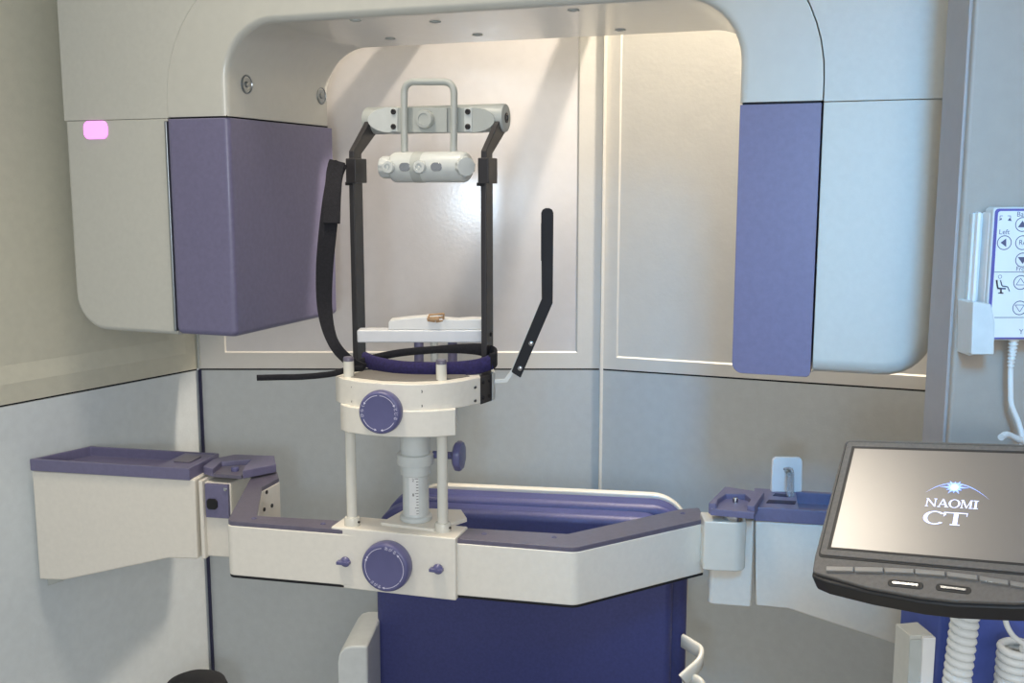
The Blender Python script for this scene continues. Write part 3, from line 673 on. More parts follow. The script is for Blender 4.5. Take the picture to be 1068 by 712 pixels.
# right bracket piece
zbk = P(508, 419.5, H(508, 391, zp).y).z
bm = B(); prism(bm, hx([(501, 393.2), (513, 389.6), (511, 385.5), (499, 388)], zp), zbk, zp-0.0005); rbk = obj('rail_bracket', bm, 'black_metal', hs, 0.0008, 2)
k0, k1 = (V((*q, 0)) for q in hx([(501, 393.2), (513, 389.6)], zp)); dk = (k1-k0).normalized(); nk = V((dk.y, -dk.x, 0))
for fx in (0.24, 0.76):
    for fz in (0.22, 0.78):
        q = k0.lerp(k1, fx); q.z = zbk+(zp-zbk)*fz; bm = B(); lathe(bm, q-nk*0.001, nk, [(0.0026, 0), (0.0026, 0.002), (0.0012, 0.0026)], 12); obj('bolt', bm, 'black_matte', rbk)
bm = B(); prism(bm, hx([(513, 390.2), (516.5, 388.6), (515, 385), (512, 386)], zp), zbk+0.001, zp+0.001); obj('bracket_edge', bm, 'grey_pale', hs, 0.0005, 1)
# bent black pointer arm on a pale bracket
YP = 1.46
def flat(pts, Y, th, m, name, parent, bevel=0.001):
    bm = B(); prism3(bm, [P(x, y, Y) for x, y in pts], V((0, th, 0))); return obj(name, bm, m, parent, bevel, 2)
pa = flat([(564.5, 222), (566, 218.5), (569, 217), (573, 217), (576, 218.5), (577.3, 222), (576.5, 316), (543, 394), (533.5, 388), (565, 312)], YP, 0.006, 'black_matte', 'pointer_arm', hs)
flat([(564.3, 233), (565.5, 233), (565.5, 272), (564.3, 272)], YP-0.001, 0.008, 'rubber', 'edge_pad', pa, 0.0003)
for x, y in ((554, 358), (542.5, 384)):
    bm = B(); c = P(x, y, YP); lathe(bm, c+V((0, 0.001, 0)), V((0, -1, 0)), [(0.0035, 0), (0.0035, 0.002), (0.002, 0.003), (0.0003, 0.003)], 16); obj('rivet', bm, 'chrome', pa)
flat([(560, 322), (562, 322), (536, 388), (529, 399), (516, 399.5), (516, 395.5), (526, 395), (533, 386)], YP+0.008, 0.002, 'grey_pale', 'pointer_bracket', hs, 0.0004)

# ---- chin rest bar on its three short rods
cr = thing('chin_rest', P(440, 388, 1.51), 'frosted white chin bar with raised pad standing between the black uprights', 'chin rest')
Yc = 1.545
bm = B(); a, b = P(373, 350, Yc), P(509, 350, Yc); th = P(400, 343.5, Yc).z-P(400, 356.5, Yc).z; zm = (a.z+b.z)/2
prism(bm, rounded([(a.x, Yc-0.008), (b.x, Yc-0.008), (b.x, Yc+0.022), (a.x, Yc+0.022)], 0.004, 4), zm-th/2, zm+th/2); obj('bar', bm, 'frosted', cr, 0.002, 3)
bm = B(); prof = [(405, 344), (405, 336), (407, 334), (425, 331.8), (447, 330), (462, 332.5), (478, 333.5), (492, 332.5), (509, 333), (509, 344)]
prism3(bm, [P(x, y, Yc-0.006) for x, y in prof], V((0, 0.03, 0))); obj('pad', bm, 'white_plastic', cr, 0.0015, 3)
zpl = zp
for x, m in ((437, 'purple'), (453, 'grey_pale'), (472, 'purple')):
    c = P(x, 356, Yc+0.012); bm = B(); cyl(bm, V((c.x, Yc+0.008, zpl-0.0)), V((c.x, Yc+0.008, zm-th/2+0.002)), 0.0072 if m == 'purple' else 0.0055, 20); obj('rod', bm, m, cr, label='purple rod' if m == 'purple' else 'white rod')
zpl2 = zpl
bm = B(); prism(bm, [(P(425, 0, Yc).x, 1.500), (P(490, 0, Yc).x, 1.490), (P(490, 0, Yc).x, 1.565), (P(425, 0, Yc).x, 1.565)], zpl-0.006, zpl+0.001); obj('foot', bm, 'ivory_satin', cr, 0.001, 2)
# small tan bite piece on the pad
bp = thing('bite_block', P(455, 333, Yc), 'small tan bite frame lying on the white chin pad', 'bite block')
bm = B(); zz = P(455, 334, Yc).z
for x0, y0, x1, y1 in ((446, 333, 448, 328), (448, 328.2, 463, 327), (463, 327, 462.5, 334), (448, 331.5, 462, 330.7), (446, 334, 455, 335.5), (455, 335.5, 463, 334)):
    a, b = P(x0, y0, Yc-0.010), P(x1, y1, Yc-0.004); cyl(bm, a, b, 0.0014, 8)
obj('wire_frame', bm, 'tan', bp); bm = B(); box(bm, P(453, 332.5, Yc-0.008), 0.014, 0.006, 0.005); obj('plug', bm, 'tan', bp, 0.001, 2)

# ================================================================== STRAPS
st = thing('head_strap', H(445, 380, zp), 'black and purple head strap looped round the uprights above the chin plate', 'strap')
def strap(bm, path, hw, ht, up=V((0, 0, 1)), closed=False):
    def sect(t):
        h = hw(t) if callable(hw) else hw; th = ht(t) if callable(ht) else ht
        return [(-th, -h*0.8), (-th*0.4, -h), (th*0.4, -h), (th, -h*0.8), (th, h*0.8), (th*0.4, h), (-th*0.4, h), (-th, h*0.8)]
    return sweep(bm, path, sect, up, closed)
zl = zp+0.014
front = smoothpath([P(380, 374, 1.53), P(392, 379, 1.51), P(415, 383.5, 1.485), P(445, 385, 1.476), P(475, 384.5, 1.476), P(498, 382, 1.478), P(512, 377.5, 1.483)], 8)
bm = B(); strap(bm, front, lambda t: 0.0105, 0.005); obj('padded_band', bm, 'fabric_purple', st, label='purple padded front band', angle=70)
YBk = 1.528
back = smoothpath([P(511, 377, 1.478), P(516.5, 375, 1.49), P(516, 370, 1.51), P(505, 365, 1.523), P(485, 363.5, YBk), P(455, 364.5, YBk), P(420, 367.5, YBk), P(395, 372, YBk), P(378, 377, 1.52), P(371, 382, 1.51), P(365, 386, 1.50)], 8)
bm = B(); strap(bm, back, lambda t: 0.0115-0.006*min(1, max(0, (t-0.2)/0.3)) + 0.004*max(0, (t-0.8)/0.2), 0.0022); obj('rear_band', bm, 'fabric_black', st, angle=70)
tail = smoothpath([P(378, 384, 1.50), P(362, 385.5, 1.47), P(345, 390, 1.455), P(315, 392.8, 1.45), P(290, 393.3, 1.45), P(268, 393.8, 1.45)], 8)
bm = B(); strap(bm, tail, lambda t: 0.0042, lambda t: 0.0018); obj('loose_tail', bm, 'fabric_black', st, angle=70)
# hanging wide strap from the left sleeve down to the loop
YS = 1.52
hang = [P(356, 170, 1.56), P(350, 182, 1.55), P(346, 205, 1.53), P(342, 240, YS), P(338.5, 280, YS), P(338.5, 318, YS), P(343, 345, 1.51), (P(352, 364, 1.50)), P(368, 379, 1.50), P(380, 384, 1.51)]
hp_ = smoothpath(hang, 8)
bm = B()
sweep(bm, hp_, lambda t: [(-h, -0.0025) if i == 0 else (h, -0.0025) if i == 1 else (h, 0.0025) if i == 2 else (-h, 0.0025) for i, h in [(j, 0.0095+0.004*math.sin(min(1, t*1.4)*pi)-0.002*t) for j in range(4)]], up=V((0, 1, 0.0)))
obj('hanging_strap', bm, 'fabric_black', st, 0.0012, angle=70)
sweep_t = smoothpath([P(352, 168, 1.552), P(349, 180, 1.545), P(347, 205, 1.528), P(346, 233, 1.515)], 6)
bm = B(); sweep(bm, sweep_t, lambda t: [(-0.012, -0.002), (0.012, -0.002), (0.012, 0.002), (-0.012, 0.002)], up=V((0, 1, 0))); obj('fastening_flap', bm, 'fabric_black', st, 0.001, angle=70)

# ================================================================== CHAIR
ch = thing('patient_chair', V((0.05, 1.85, 0.0)), 'dark blue upholstered patient chair with white shell behind the ivory rail', 'chair')
YB = 1.70
Uc, Wc = frame(-9)
c0_ = P(391, 560, YB); 
def onK(x, y, o=0.0):
    d = ray(x, y); q = c0_+Wc*o-CZ; k = q.dot(Wc)/d.dot(Wc); p = d*k; return (p-(c0_-CZ)).dot(Uc), p.z+CAMZ
def K3(s, z, o): q = c0_+Uc*s+Wc*o; return V((q.x, q.y, z))
sx0, _ = onK(391, 600); sx1, _ = onK(702, 600); ztop = onK(520, 534)[1]
sx2, _ = onK(716, 640)
def pad(name, s0, s1, z0, z1, o0, o1, m, r, bevel):
    bm = B(); prism3(bm, [K3(s, z, o0) for s, z in rounded([(s0, z0), (s1, z0), (s1, z1), (s0, z1)], [0.02, 0.02, r, r], 10)], Wc*(o1-o0)); return obj(name, bm, m, ch, bevel, 5)
pad('backrest_cushion', sx0, sx1, 0.42, ztop, 0.0, 0.05, 'upholstery', 0.055, 0.014)
pad('backrest_pad', sx0+0.002, sx1+0.024, 0.42, ztop+0.008, 0.046, 0.105, 'upholstery', 0.06, 0.016)
pad('backrest_shell', sx0+0.03, sx1+0.026, 0.40, ztop+0.012, 0.100, 0.118, 'ivory_gloss', 0.065, 0.003)
bm = B(); sq = [K3(sx0+0.01, 0, -0.42), K3(sx1-0.01, 0, -0.42), K3(sx1-0.01, 0, 0.06), K3(sx0+0.01, 0, 0.06)]
prism(bm, rounded([tuple(p.xy) for p in sq], 0.05, 6), 0.40, 0.49); obj('seat', bm, 'upholstery', ch, 0.02, 4)
bm = B(); q = K3((sx0+sx1)/2, 0, -0.15); cyl(bm, V((q.x, q.y, 0.03)), V((q.x, q.y, 0.405)), 0.06, 32); obj('pedestal', bm, 'ivory_gloss', ch)
bm = B(); cyl(bm, V((q.x, q.y, 0.0)), V((q.x, q.y, 0.035)), 0.24, 40, 0.01); obj('base', bm, 'ivory_gloss', ch)
# armrests: left pad in front, right loop beside the backrest
a = P(371, 690, 1.66); al = [(352, 712), (352, 684), (356, 677), (364, 673.5), (383, 673.5), (383, 712)]
def armrest(pts, Y, th, m='grey_pale'):
    bm = B(); pp = [P(x, y, Y) for x, y in pts]; z0 = 0.50
    pp[0].z = z0; pp[-1].z = z0; prism3(bm, pp, V((0.01, th, 0))); return obj('armrest', bm, m, ch, 0.004, 3)
armrest([(352, 712), (352, 690), (354, 681), (359, 675.5), (366, 673.5), (383, 673.5), (383, 712)], 1.60, 0.14)
arm_r = smoothpath([P(712, 668, 1.66), P(722, 674, 1.64), P(731, 681, 1.62), P(729, 692, 1.60), P(718, 703, 1.585), P(712, 709, 1.58)], 6)
bm = B(); strap(bm, arm_r, 0.012, 0.004); obj('armrest_loop', bm, 'ivory_gloss', ch, angle=70)
arm_r = smoothpath([P(712, 706, 1.60), P(722, 708, 1.59), P(731, 714, 1.575), P(733, 728, 1.57)], 6)
bm = B(); strap(bm, arm_r, 0.010, 0.004); obj('armrest_loop', bm, 'ivory_gloss', ch, angle=70)

# black round seat at the bottom left
stl = thing('stool', (0, 0, 0), 'black round seat just showing at the bottom left edge below the left arm', 'stool')
c = P(205, 728, 1.80); stl.location = (c.x, c.y, 0)
bm = B(); zt = P(205, 706, 1.80).z; lathe(bm, V((c.x, c.y, zt-0.06)), Z, [(0.04, 0), (0.055, 0.006), (0.060, 0.03), (0.052, 0.050), (0.034, 0.059), (0.0005, 0.060)], 40); obj('seat', bm, 'rubber', stl)
bm = B(); cyl(bm, V((c.x, c.y, 0.02)), V((c.x, c.y, zt-0.055)), 0.02, 20); obj('column', bm, 'chrome', stl)
bm = B(); cyl(bm, V((c.x, c.y, 0.0)), V((c.x, c.y, 0.025)), 0.14, 32, 0.008); obj('base', bm, 'rubber', stl)

# ================================================================== HOOK PLATE on the right tray
hk = thing('hook_plate', H(820, 524, zR1), 'pale rounded plate with clear hook standing on the right purple tray', 'holder')
Yk = H(820, 519, zR1).y
def hp3(x, y, o=0): return P(x, y, Yk+o)
z_k = zR1
pts = rounded([(804, 524), (806, 477), (837, 477), (836, 524)], [0, 5, 5, 0], 5)
pp = [hp3(x, y, 0.03) for x, y in pts]
for p_ in pp:
    if p_.z < z_k+0.004: p_.z = z_k
bm = B(); prism3(bm, pp, V((0.0, 0.008, 0))); obj('plate', bm, 'white_plastic', hk, 0.0015, 3)
bm = B(); tube(bm, smoothpath([hp3(818, 489, 0.028), hp3(822, 488, 0.012), hp3(826, 490, 0.0), hp3(827, 500, 0.0), hp3(827, 514, 0.0)], 6), 0.0018, 8); obj('hook', bm, 'acrylic', hk)
bm = B(); prism3(bm, [hp3(x, y, 0.004) for x, y in ((821, 493), (828, 493), (828, 519), (821, 519))], V((0, 0.004, 0))); obj('clear_tab', bm, 'acrylic', hk, 0.0006, 1)
bm = B(); c = hp3(822, 491, 0.027); lathe(bm, c, V((0, -1, 0)), [(0.005, 0), (0.005, 0.006), (0.003, 0.008), (0.0005, 0.008)], 16); obj('screw', bm, 'steel', hk)

# ================================================================== MONITOR
mo = thing('monitor', V((0.392, 0.90, 1.2184)), 'dark grey tilted monitor showing a starburst logo, in front of the right arm', 'monitor')
yaw, tilt, roll = (math.radians(v) for v in (-41.52, -51.03, -9.954))
MW, MH = 0.115*1.67, 0.115
RM = Matrix.Rotation(yaw, 3, 'Z') @ Matrix.Rotation(tilt, 3, 'X') @ Matrix.Rotation(roll, 3, 'Y')
MC = V((0.3919, 0.90, 1.2184)); mx, my, mz = RM @ V((1, 0, 0)), RM @ V((0, 1, 0)), RM @ V((0, 0, 1))
def S(a, b, o=0.0): return MC+mx*a+mz*b-my*o       # a right, b up, o towards the viewer
def onM(x, y, off=0.0):
    d = ray(x, y); q = MC-my*off-CZ; k = q.dot(my)/d.dot(my); p = d*k+CZ-MC; return p.dot(mx), p.dot(mz)
def slab(name, pts, o0, o1, m, parent, bevel=0.001, label=None):
    bm = B(); prism3(bm, [S(a, b, o0) for a, b in pts], -my*(o1-o0)); return obj(name, bm, m, parent, bevel, 3, label)
e = 0.012
hw, hh = MW/2, MH/2
tl, bl = onM(881, 457), onM(849, 589)
lf = -hw-0.013; rg = hw+0.013; tp = hh+0.014
# lower lip outline read across the visible width, mirrored to the right
lo = [onM(846, 601), onM(860, 607), onM(905, 618), onM(960, 628), onM(1020, 634)]
body = [(lf, tp), (lf-0.001, -hh-0.010)] + [lo[0], lo[1], lo[2], lo[3]]
mirror = [(-a, b) for a, b in reversed(body)]
bd = rounded(body+mirror, [0.006, 0.0]+[0.004, 0.002, 0, 0]+[0, 0, 0.002, 0.004]+[0.0, 0.006], 4)
slab('housing', bd, -0.020, -0.0005, 'bezel_dark', mo, 0.003)
front = [(lf+0.001, tp-0.001), (lf-0.0005, -hh-0.010), (lo[0][0]+0.0012, lo[0][1]+0.003), (lo[2][0], lo[2][1]+0.0035), (lo[3][0], lo[3][1]+0.0035)]
fm = rounded(front+[(-a, b) for a, b in reversed(front)], [0.006, 0, 0.004, 0.01, 0.01, 0.01, 0.01, 0.004, 0, 0.006], 4)
slab('bezel', fm, -0.002, 0.003, 'bezel', mo, 0.0012)
r2_ = rounded([(-hw-0.0105, hh+0.0105), (-hw-0.0105, -hh-0.0105), (hw+0.0105, -hh-0.0105), (hw+0.0105, hh+0.0105)], 0.004, 4)
slab('bezel_step', r2_, 0.002, 0.0036, 'bezel_dark', mo, 0.0006)
r3_ = rounded([(-hw-0.0088, hh+0.0088), (-hw-0.0088, -hh-0.0085), (hw+0.0088, -hh-0.0085), (hw+0.0088, hh+0.0088)], 0.003, 4)
slab('inner_bezel', r3_, 0.003, 0.0048, 'bezel', mo, 0.0006)
slab('screen_surround', [(-hw-0.0032, hh+0.0032), (-hw-0.0032, -hh-0.0022), (hw+0.0032, -hh-0.0022), (hw+0.0032, hh+0.0032)], 0.003, 0.0051, 'bezel_dark', mo, 0.0003)
so = slab('screen', [(-hw, hh), (-hw, -hh), (hw, -hh), (hw, hh)], 0.004, 0.0053, 'screen', mo, 0, 'lit grey screen')
# keys and slots in the lower lip
keys = [(862, 890.5), (892, 921.5), (923, 953.5), (955, 986), (988, 1020), (1022, 1052), (1054, 1085)]
KY = ((860, 594.3), (905, 595.3), (938, 596), (970, 598.2), (1004, 601.5), (1036, 606.5), (1068, 612), (1100, 617))
def ky(x):
    for (a, b), (c, d) in zip(KY, KY[1:]):
        if x <= c: return b+(d-b)*(x-a)/(c-a)
    return KY[-1][1]
for i, (x0, x1) in enumerate(keys):
    y0, y1 = ky(x0), ky(x1)
    pts = [onM(x0, y0-2.6, 0.003), onM(x0, y0+2.2, 0.003), onM(x1, y1+2.2, 0.003), onM(x1, y1-2.6, 0.003)]
    slab('key', pts, 0.002, 0.0056, 'key', mo, 0.0006)
for x0, x1, y0, y1 in ((926, 963, 607.4, 611.2), (976, 1013, 611.8, 616.2)):
    a, b = onM(x0, y0, 0.003), onM(x1, y1, 0.003); A_, B_ = V(a), V(b); dd_ = (B_-A_).normalized(); nn = V((-dd_.y, dd_.x))*0.0034
    slot = slab('port', rounded([tuple(A_-nn), tuple(B_-nn), tuple(B_+nn), tuple(A_+nn)], 0.003, 5), 0.002, 0.0036, 'bezel_dark', mo, 0.0003)
    A2, B2 = A_+dd_*0.004, B_-dd_*0.004; nn = nn*0.30
    slab('contact', [tuple(A2-nn), tuple(B2-nn), tuple(B2+nn), tuple(A2+nn)], 0.003, 0.0044, 'chrome', mo, 0.0001)
bm = B()
for s_, x in (('MENU', 1036),):
    q = onM(x, ky(x)-0.3, 0.005); textmesh(bm, s_, S(q[0], q[1], 0.0055), mx, mz, 0.0042)
obj('key_print', bm, 'grey_pale', mo)
# starburst logo
bm = B()
def poly2(pts, o, sx, sy, off=0.0058):
    vs = [bm.verts.new(S(o[0]+a*sx, o[1]+b*sy, off)) for a, b in pts]
    bm.faces.new(vs)
def ringl(o, sx, sy, cx, cy, rx, ry, ix, iy, a0=0, a1=360, n=28):
    prev = None
    for k in range(n+1):
        a = math.radians(a0+(a1-a0)*k/n)
        cur = (bm.verts.new(S(o[0]+(cx+rx*math.cos(a))*sx, o[1]+(cy+ry*math.sin(a))*sy, 0.0058)), bm.verts.new(S(o[0]+(cx+ix*math.cos(a))*sx, o[1]+(cy+iy*math.sin(a))*sy, 0.0058)))
        if prev: bm.faces.new([prev[0], cur[0], cur[1], prev[1]])
        prev = cur
def rect(o, sx, sy, x0, y0, x1, y1): poly2([(x0, y0), (x1, y0), (x1, y1), (x0, y1)], o, sx, sy)
def letter(chh, o, sx, sy):
    sf = 0.07
    if chh == 'N':
        rect(o, sx, sy, 0.10, sf, 0.18, 1); rect(o, sx, sy, 0, 0, 0.28, sf); poly2([(0, 1), (0.22, 1), (0.92, 0), (0.80, 0), (0.10, 0.93)], o, sx, sy)
        rect(o, sx, sy, 0.80, 0, 0.88, 1-sf); rect(o, sx, sy, 0.70, 1-sf, 0.98, 1)
    if chh == 'A':
        poly2([(0.45, 1), (0.53, 1), (0.22, sf), (0.14, sf)], o, sx, sy); poly2([(0.42, 1), (0.55, 1), (0.92, sf), (0.75, sf)], o, sx, sy)
        rect(o, sx, sy, 0.05, 0, 0.32, sf); rect(o, sx, sy, 0.66, 0, 1.0, sf); rect(o, sx, sy, 0.27, 0.30, 0.68, 0.37)
    if chh == 'O': ringl(o, sx, sy, 0.5, 0.5, 0.48, 0.52, 0.32, 0.46)
    if chh == 'M':
        rect(o, sx, sy, 0.08, sf, 0.15, 1); rect(o, sx, sy, 0, 0, 0.24, sf); rect(o, sx, sy, 0, 1-sf, 0.2, 1)
        poly2([(0.08, 1), (0.24, 1), (0.55, 0.1), (0.48, 0)], o, sx, sy); poly2([(0.48, 0), (0.53, 0), (0.88, 1), (0.80, 1)], o, sx, sy)
        rect(o, sx, sy, 0.78, sf, 0.92, 1); rect(o, sx, sy, 0.70, 0, 1.0, sf); rect(o, sx, sy, 0.8, 1-sf, 1.0, 1)
    if chh == 'I': rect(o, sx, sy, 0.13, sf, 0.30, 1-sf); rect(o, sx, sy, 0, 0, 0.43, sf); rect(o, sx, sy, 0, 1-sf, 0.43, 1)
    if chh == 'C':
        ringl(o, sx, sy, 0.52, 0.5, 0.52, 0.53, 0.34, 0.46, 42, 318); poly2([(0.90, 0.66), (0.94, 0.66), (0.94, 1.0), (0.90, 1.0)], o, sx, sy); poly2([(0.84, 0.90), (0.92, 0.76), (0.92, 0.9)], o, sx, sy)
    if chh == 'T':
        rect(o, sx, sy, 0.40, sf, 0.60, 1-sf); rect(o, sx, sy, 0.28, 0, 0.72, sf); rect(o, sx, sy, 0, 1-sf, 1, 1); rect(o, sx, sy, 0, 0.74, 0.04, 0.95); rect(o, sx, sy, 0.96, 0.74, 1.0, 0.95)
p0 = V(onM(964.5, 527.5, 0.0058)); p1 = V(onM(1020, 530.5, 0.0058)); ph = V(onM(966, 516.5, 0.0058)); ct0 = V(onM(964, 545.5, 0.0058)); ct1 = V(onM(1011, 547, 0.0058))
# keep the writing level with the picture inside the screen
Wd = p1.x-p0.x; lh = ph.y-p0.y; x = p0.x; y = p0.y
unit = Wd/(0.98+0.95+1.0+1.02+0.43)
for chh, adv in zip('NAOMI', (0.98, 0.95, 1.0, 1.02, 0.43)):
    letter(chh, (x, y), unit*0.98, abs(lh)*0.76); x += unit*adv
ctw = (ct1.x-ct0.x); lh2 = (V(onM(966, 532.5, 0.0058)).y-ct0.y)
letter('C', (p0.x+0.0004, ct0.y), ctw*0.50, abs(lh2)); letter('T', (p0.x+ctw*0.49, ct0.y), ctw*0.50, abs(lh2))
obj('logo_letters', bm, 'logo_white', so, label='white serif letters on the screen')
bm = B()
ctr = V(onM(995.5, 508, 0.006)); N = 20; lp_, rp_ = V(onM(965, 513.5, 0.006)), V(onM(1032, 521, 0.006)); tpp = V(onM(998, 504.0, 0.006)); prev = None
for k in range(N+1):
    t = k/N; q = lp_*(1-t)**2+(tpp*2-(lp_+rp_)/2)*2*t*(1-t)+rp_*t*t; w_ = 0.0010*math.sin(pi*min(1, max(0, t)))+0.00005
    cur = (bm.verts.new(S(q.x, q.y-w_*0.5, 0.0058)), bm.verts.new(S(q.x, q.y+w_*0.5, 0.0058)))
    if prev: bm.faces.new([prev[0], cur[0], cur[1], prev[1]])
    prev = cur
n = 24; ring_ = []
for k in range(n):
    r = 1.25*(0.0068 if k % 2 == 0 else 0.0034)*(1.35 if k in (0, 12) else 1.0)*(0.8 if k % 4 == 2 else 1); a = 2*pi*k/n
    ring_.append(bm.verts.new(S(ctr.x+r*math.cos(a)*1.1, ctr.y+r*math.sin(a)*0.95, 0.0060)))
vc = bm.verts.new(S(ctr.x, ctr.y, 0.0061))
for k in range(n): bm.faces.new([vc, ring_[k], ring_[(k+1) % n]])
obj('logo_star', bm, 'logo_glow', so, label='pale blue starburst over a thin arc')
bm = B(); lathe(bm, S(ctr.x, ctr.y, 0.0060), -my, [(0.0033, 0), (0.002, 0.0004), (0.0002, 0.0005)], 20); obj('star_core', bm, 'logo_white', so)
# bracket behind and under the monitor
bm = B(); q = [P(x, y, 0.93) for x, y in ((936, 624), (948, 637), (985, 638), (990, 642), (1006, 643), (1009, 636), (1068, 640), (1068, 560), (950, 560))]
prism3(bm, q, V((0, 0.03, 0))); obj('mount_bracket', bm, 'bezel_dark', mo, 0.001, 2)
bm = B(); cyl(bm, P(1040, 555, 0.97), P(1040, 575, 1.148), 0.02, 20); obj('mount_arm', bm, 'bezel_dark', mo)

# ================================================================== BLUE CABINET, WHITE BOX, CABLES
Ycb = 1.04
kb = thing('blue_cabinet', V((0.47, 1.09, 0)), 'glossy blue cabinet column standing below the monitor', 'cabinet')
a = P(985, 650, Ycb); b_ = P(1190, 650, Ycb); tz = P(985, 615, Ycb).z
fp = P(959, 650, Ycb+0.06)
bm = B(); prism(bm, rounded([(a.x-0.004, Ycb), (b_.x, Ycb), (b_.x, 1.148), (a.x-0.004, 1.148)], [0.008, 0, 0, 0], 5), 0.0, tz); obj('body', bm, 'cabinet_blue', kb, 0.001)
bm = B(); prism(bm, [(fp.x, Ycb+0.045), (a.x, Ycb+0.045), (a.x, Ycb+0.1), (fp.x, Ycb+0.1)], 0.0, P(960, 634, Ycb+0.05).z+0.01); obj('side_panel', bm, 'upholstery', kb, 0.001)
wb = thing('wall_box', P(955, 700, 1.02), 'cream and white open fronted box fixed left of the blue cabinet', 'box')
zwb = P(950, 651, 1.03).z; x0, x1 = P(932, 700, 1.0).x, P(974, 700, 1.0).x
t3 = zwb-0.4
bm = B(); A1 = [H(x, y, zwb) for x, y in ((934, 650), (949, 662.5), (961, 662), (974, 662), (957, 648))]
aa_ = [tuple(p.xy) for p in A1]
prism(bm, [aa_[0], aa_[1], aa_[2], aa_[3], aa_[4]], t3, zwb); obj('shell', bm, 'ivory', wb, 0.0012, 2)
f0, f1 = V((*aa_[1], 0)), V((*aa_[3], 0)); dw = (f1-f0).normalized(); nw = V((dw.y, -dw.x, 0)); Lw = (f1-f0).length
bm = B(); prism(bm, [tuple((f0+nw*0.0005).xy), tuple((f0+dw*Lw*0.48+nw*0.0005).xy), tuple((f0+dw*Lw*0.48+nw*0.0015).xy), tuple((f0+nw*0.0015).xy)], t3, zwb-0.004); obj('grey_strip', bm, 'grey_plastic', wb, label='recessed grey strip')
bm = B(); prism(bm, [tuple((f0+dw*Lw*0.48).xy), tuple(f1.xy), tuple((f1+nw*0.005).xy), tuple((f0+dw*Lw*0.48+nw*0.005).xy)], t3, zwb-0.0005); obj('front_strip', bm, 'white_plastic', wb, 0.0008, 2)

def coil(bm, a, b, R, r, turns, n=14, m=10):
    a, b = V(a), V(b); x_, y_, d = basis(b-a); L = (b-a).length; N = int(turns*n); path = []
    for k in range(N+1):
        t = k/N; an = 2*pi*turns*t; path.append(a+d*(L*t)+(x_*math.cos(an)+y_*math.sin(an))*R)
    return tube(bm, path, r, m, up=d)
Yk1 = 0.985
k1_ = thing('coiled_cable', P(1010, 633, Yk1), 'white coiled cable hanging straight down from the middle of the monitor mount', 'cable')
bm = B(); coil(bm, P(1008, 632, Yk1), P(993, 750, Yk1), 0.0098, 0.0042, 14.5, 18, 10); obj('coil', bm, 'cable_white', k1_, angle=80)
k2_ = thing('coiled_cable', P(1056, 668, Yk1), 'white coiled cable at the right edge with a straight lead above', 'cable')
bm = B(); coil(bm, P(1059, 670, Yk1), P(1052, 750, Yk1), 0.0130, 0.0040, 10, 18, 10); obj('coil', bm, 'cable_white', k2_, angle=80)
bm = B(); tube(bm, smoothpath([P(1047, 626, Yk1-0.02), P(1049, 648, Yk1-0.02), P(1056, 662, Yk1-0.02), P(1068, 672, Yk1-0.015), P(1072, 680, Yk1)], 6), 0.0026, 10); obj('lead', bm, 'cable_white', k2_, angle=80)

# ================================================================== HAND CONTROL
YH = 1.118
hc = thing('hand_control', P(1050, 350, YH), 'white hand control with purple border, printed arrows and seated figure, on the right panel', 'remote control')
hl = lambda x: P(x, 285, YH).x
xL, xR = P(1032, 285, YH).x, P(1032, 285, YH).x+0.078
zH1, zH0 = P(1035, 216, YH).z, P(1035, 355, YH).z
def slabY(name, x0, z0, x1, z1, y0, y1, m, parent, r=0.0, bevel=0.001):
    pts = rounded([(x0, z0), (x1, z0), (x1, z1), (x0, z1)], r, 5) if r else [(x0, z0), (x1, z0), (x1, z1), (x0, z1)]
    bm = B(); prism3(bm, [V((a, y0, b)) for a, b in pts], V((0, y1-y0, 0))); return obj(name, bm, m, parent, bevel, 3)
slabY('case', xL, zH0, xR, zH1, YH, YH+0.022, 'grey_pale', hc, 0.005, 0.003)
slabY('border', xL+0.0015, zH0+0.0015, xR-0.0015, zH1-0.0015, YH-0.0008, YH+0.002, 'purple_line', hc, 0.004, 0.0003)
slabY('face', xL+0.0045, zH0+0.0035, xR-0.0045, zH1-0.004, YH-0.0013, YH+0.002, 'white_plastic', hc, 0.003, 0.0003)
bm = B(); yF = YH-0.0016
def q3(x, y): p = P(x, y, yF); return p
def disc(cx, cy, r0, r1, n=24):
    c = q3(cx, cy); prev = None; fi = None
    for k in range(n+1):
        a = 2*pi*k/n; cur = (bm.verts.new(c+V((r0*math.cos(a), 0, r0*math.sin(a)))), bm.verts.new(c+V((r1*math.cos(a), 0, r1*math.sin(a)))))
        if prev: bm.faces.new([prev[0], cur[0], cur[1], prev[1]])
        prev = cur
def tri(pts): bm.faces.new([bm.verts.new(q3(x, y)) for x, y in pts])
R_ = 0.0078
for cx, cy in ((1047.5, 253), (1066.5, 234), (1066.5, 253), (1066.5, 271), (1064.5, 294.5), (1063.5, 321)): disc(cx, cy, R_-0.0009, R_)
disc(1085, 253, R_-0.0009, R_)
tri([(1043.5, 253), (1049.5, 248.5), (1049.5, 257.5)]); tri([(1061.5, 237), (1071.5, 237), (1066.5, 230)]); tri([(1061.5, 268), (1066.5, 275), (1071.5, 268)]); tri([(1089, 253), (1083, 248.5), (1083, 257.5)])
def outl(pts, w_=0.0006):
    P_ = [q3(*q) for q in pts]
    for i in range(len(P_)):
        a, b = P_[i], P_[(i+1) % len(P_)]; d = (b-a).normalized(); n_ = V((-d.z, 0, d.x))*w_/2; bm.faces.new([bm.verts.new(v) for v in (a-n_, b-n_, b+n_, a+n_)])
outl([(1059.8, 297), (1069.2, 297), (1064.5, 290)]); outl([(1058.8, 318), (1068.2, 318), (1063.5, 325)])
def seg(x0, y0, x1, y1, w_=0.0006): outl([(x0, y0), (x1, y1)], w_)
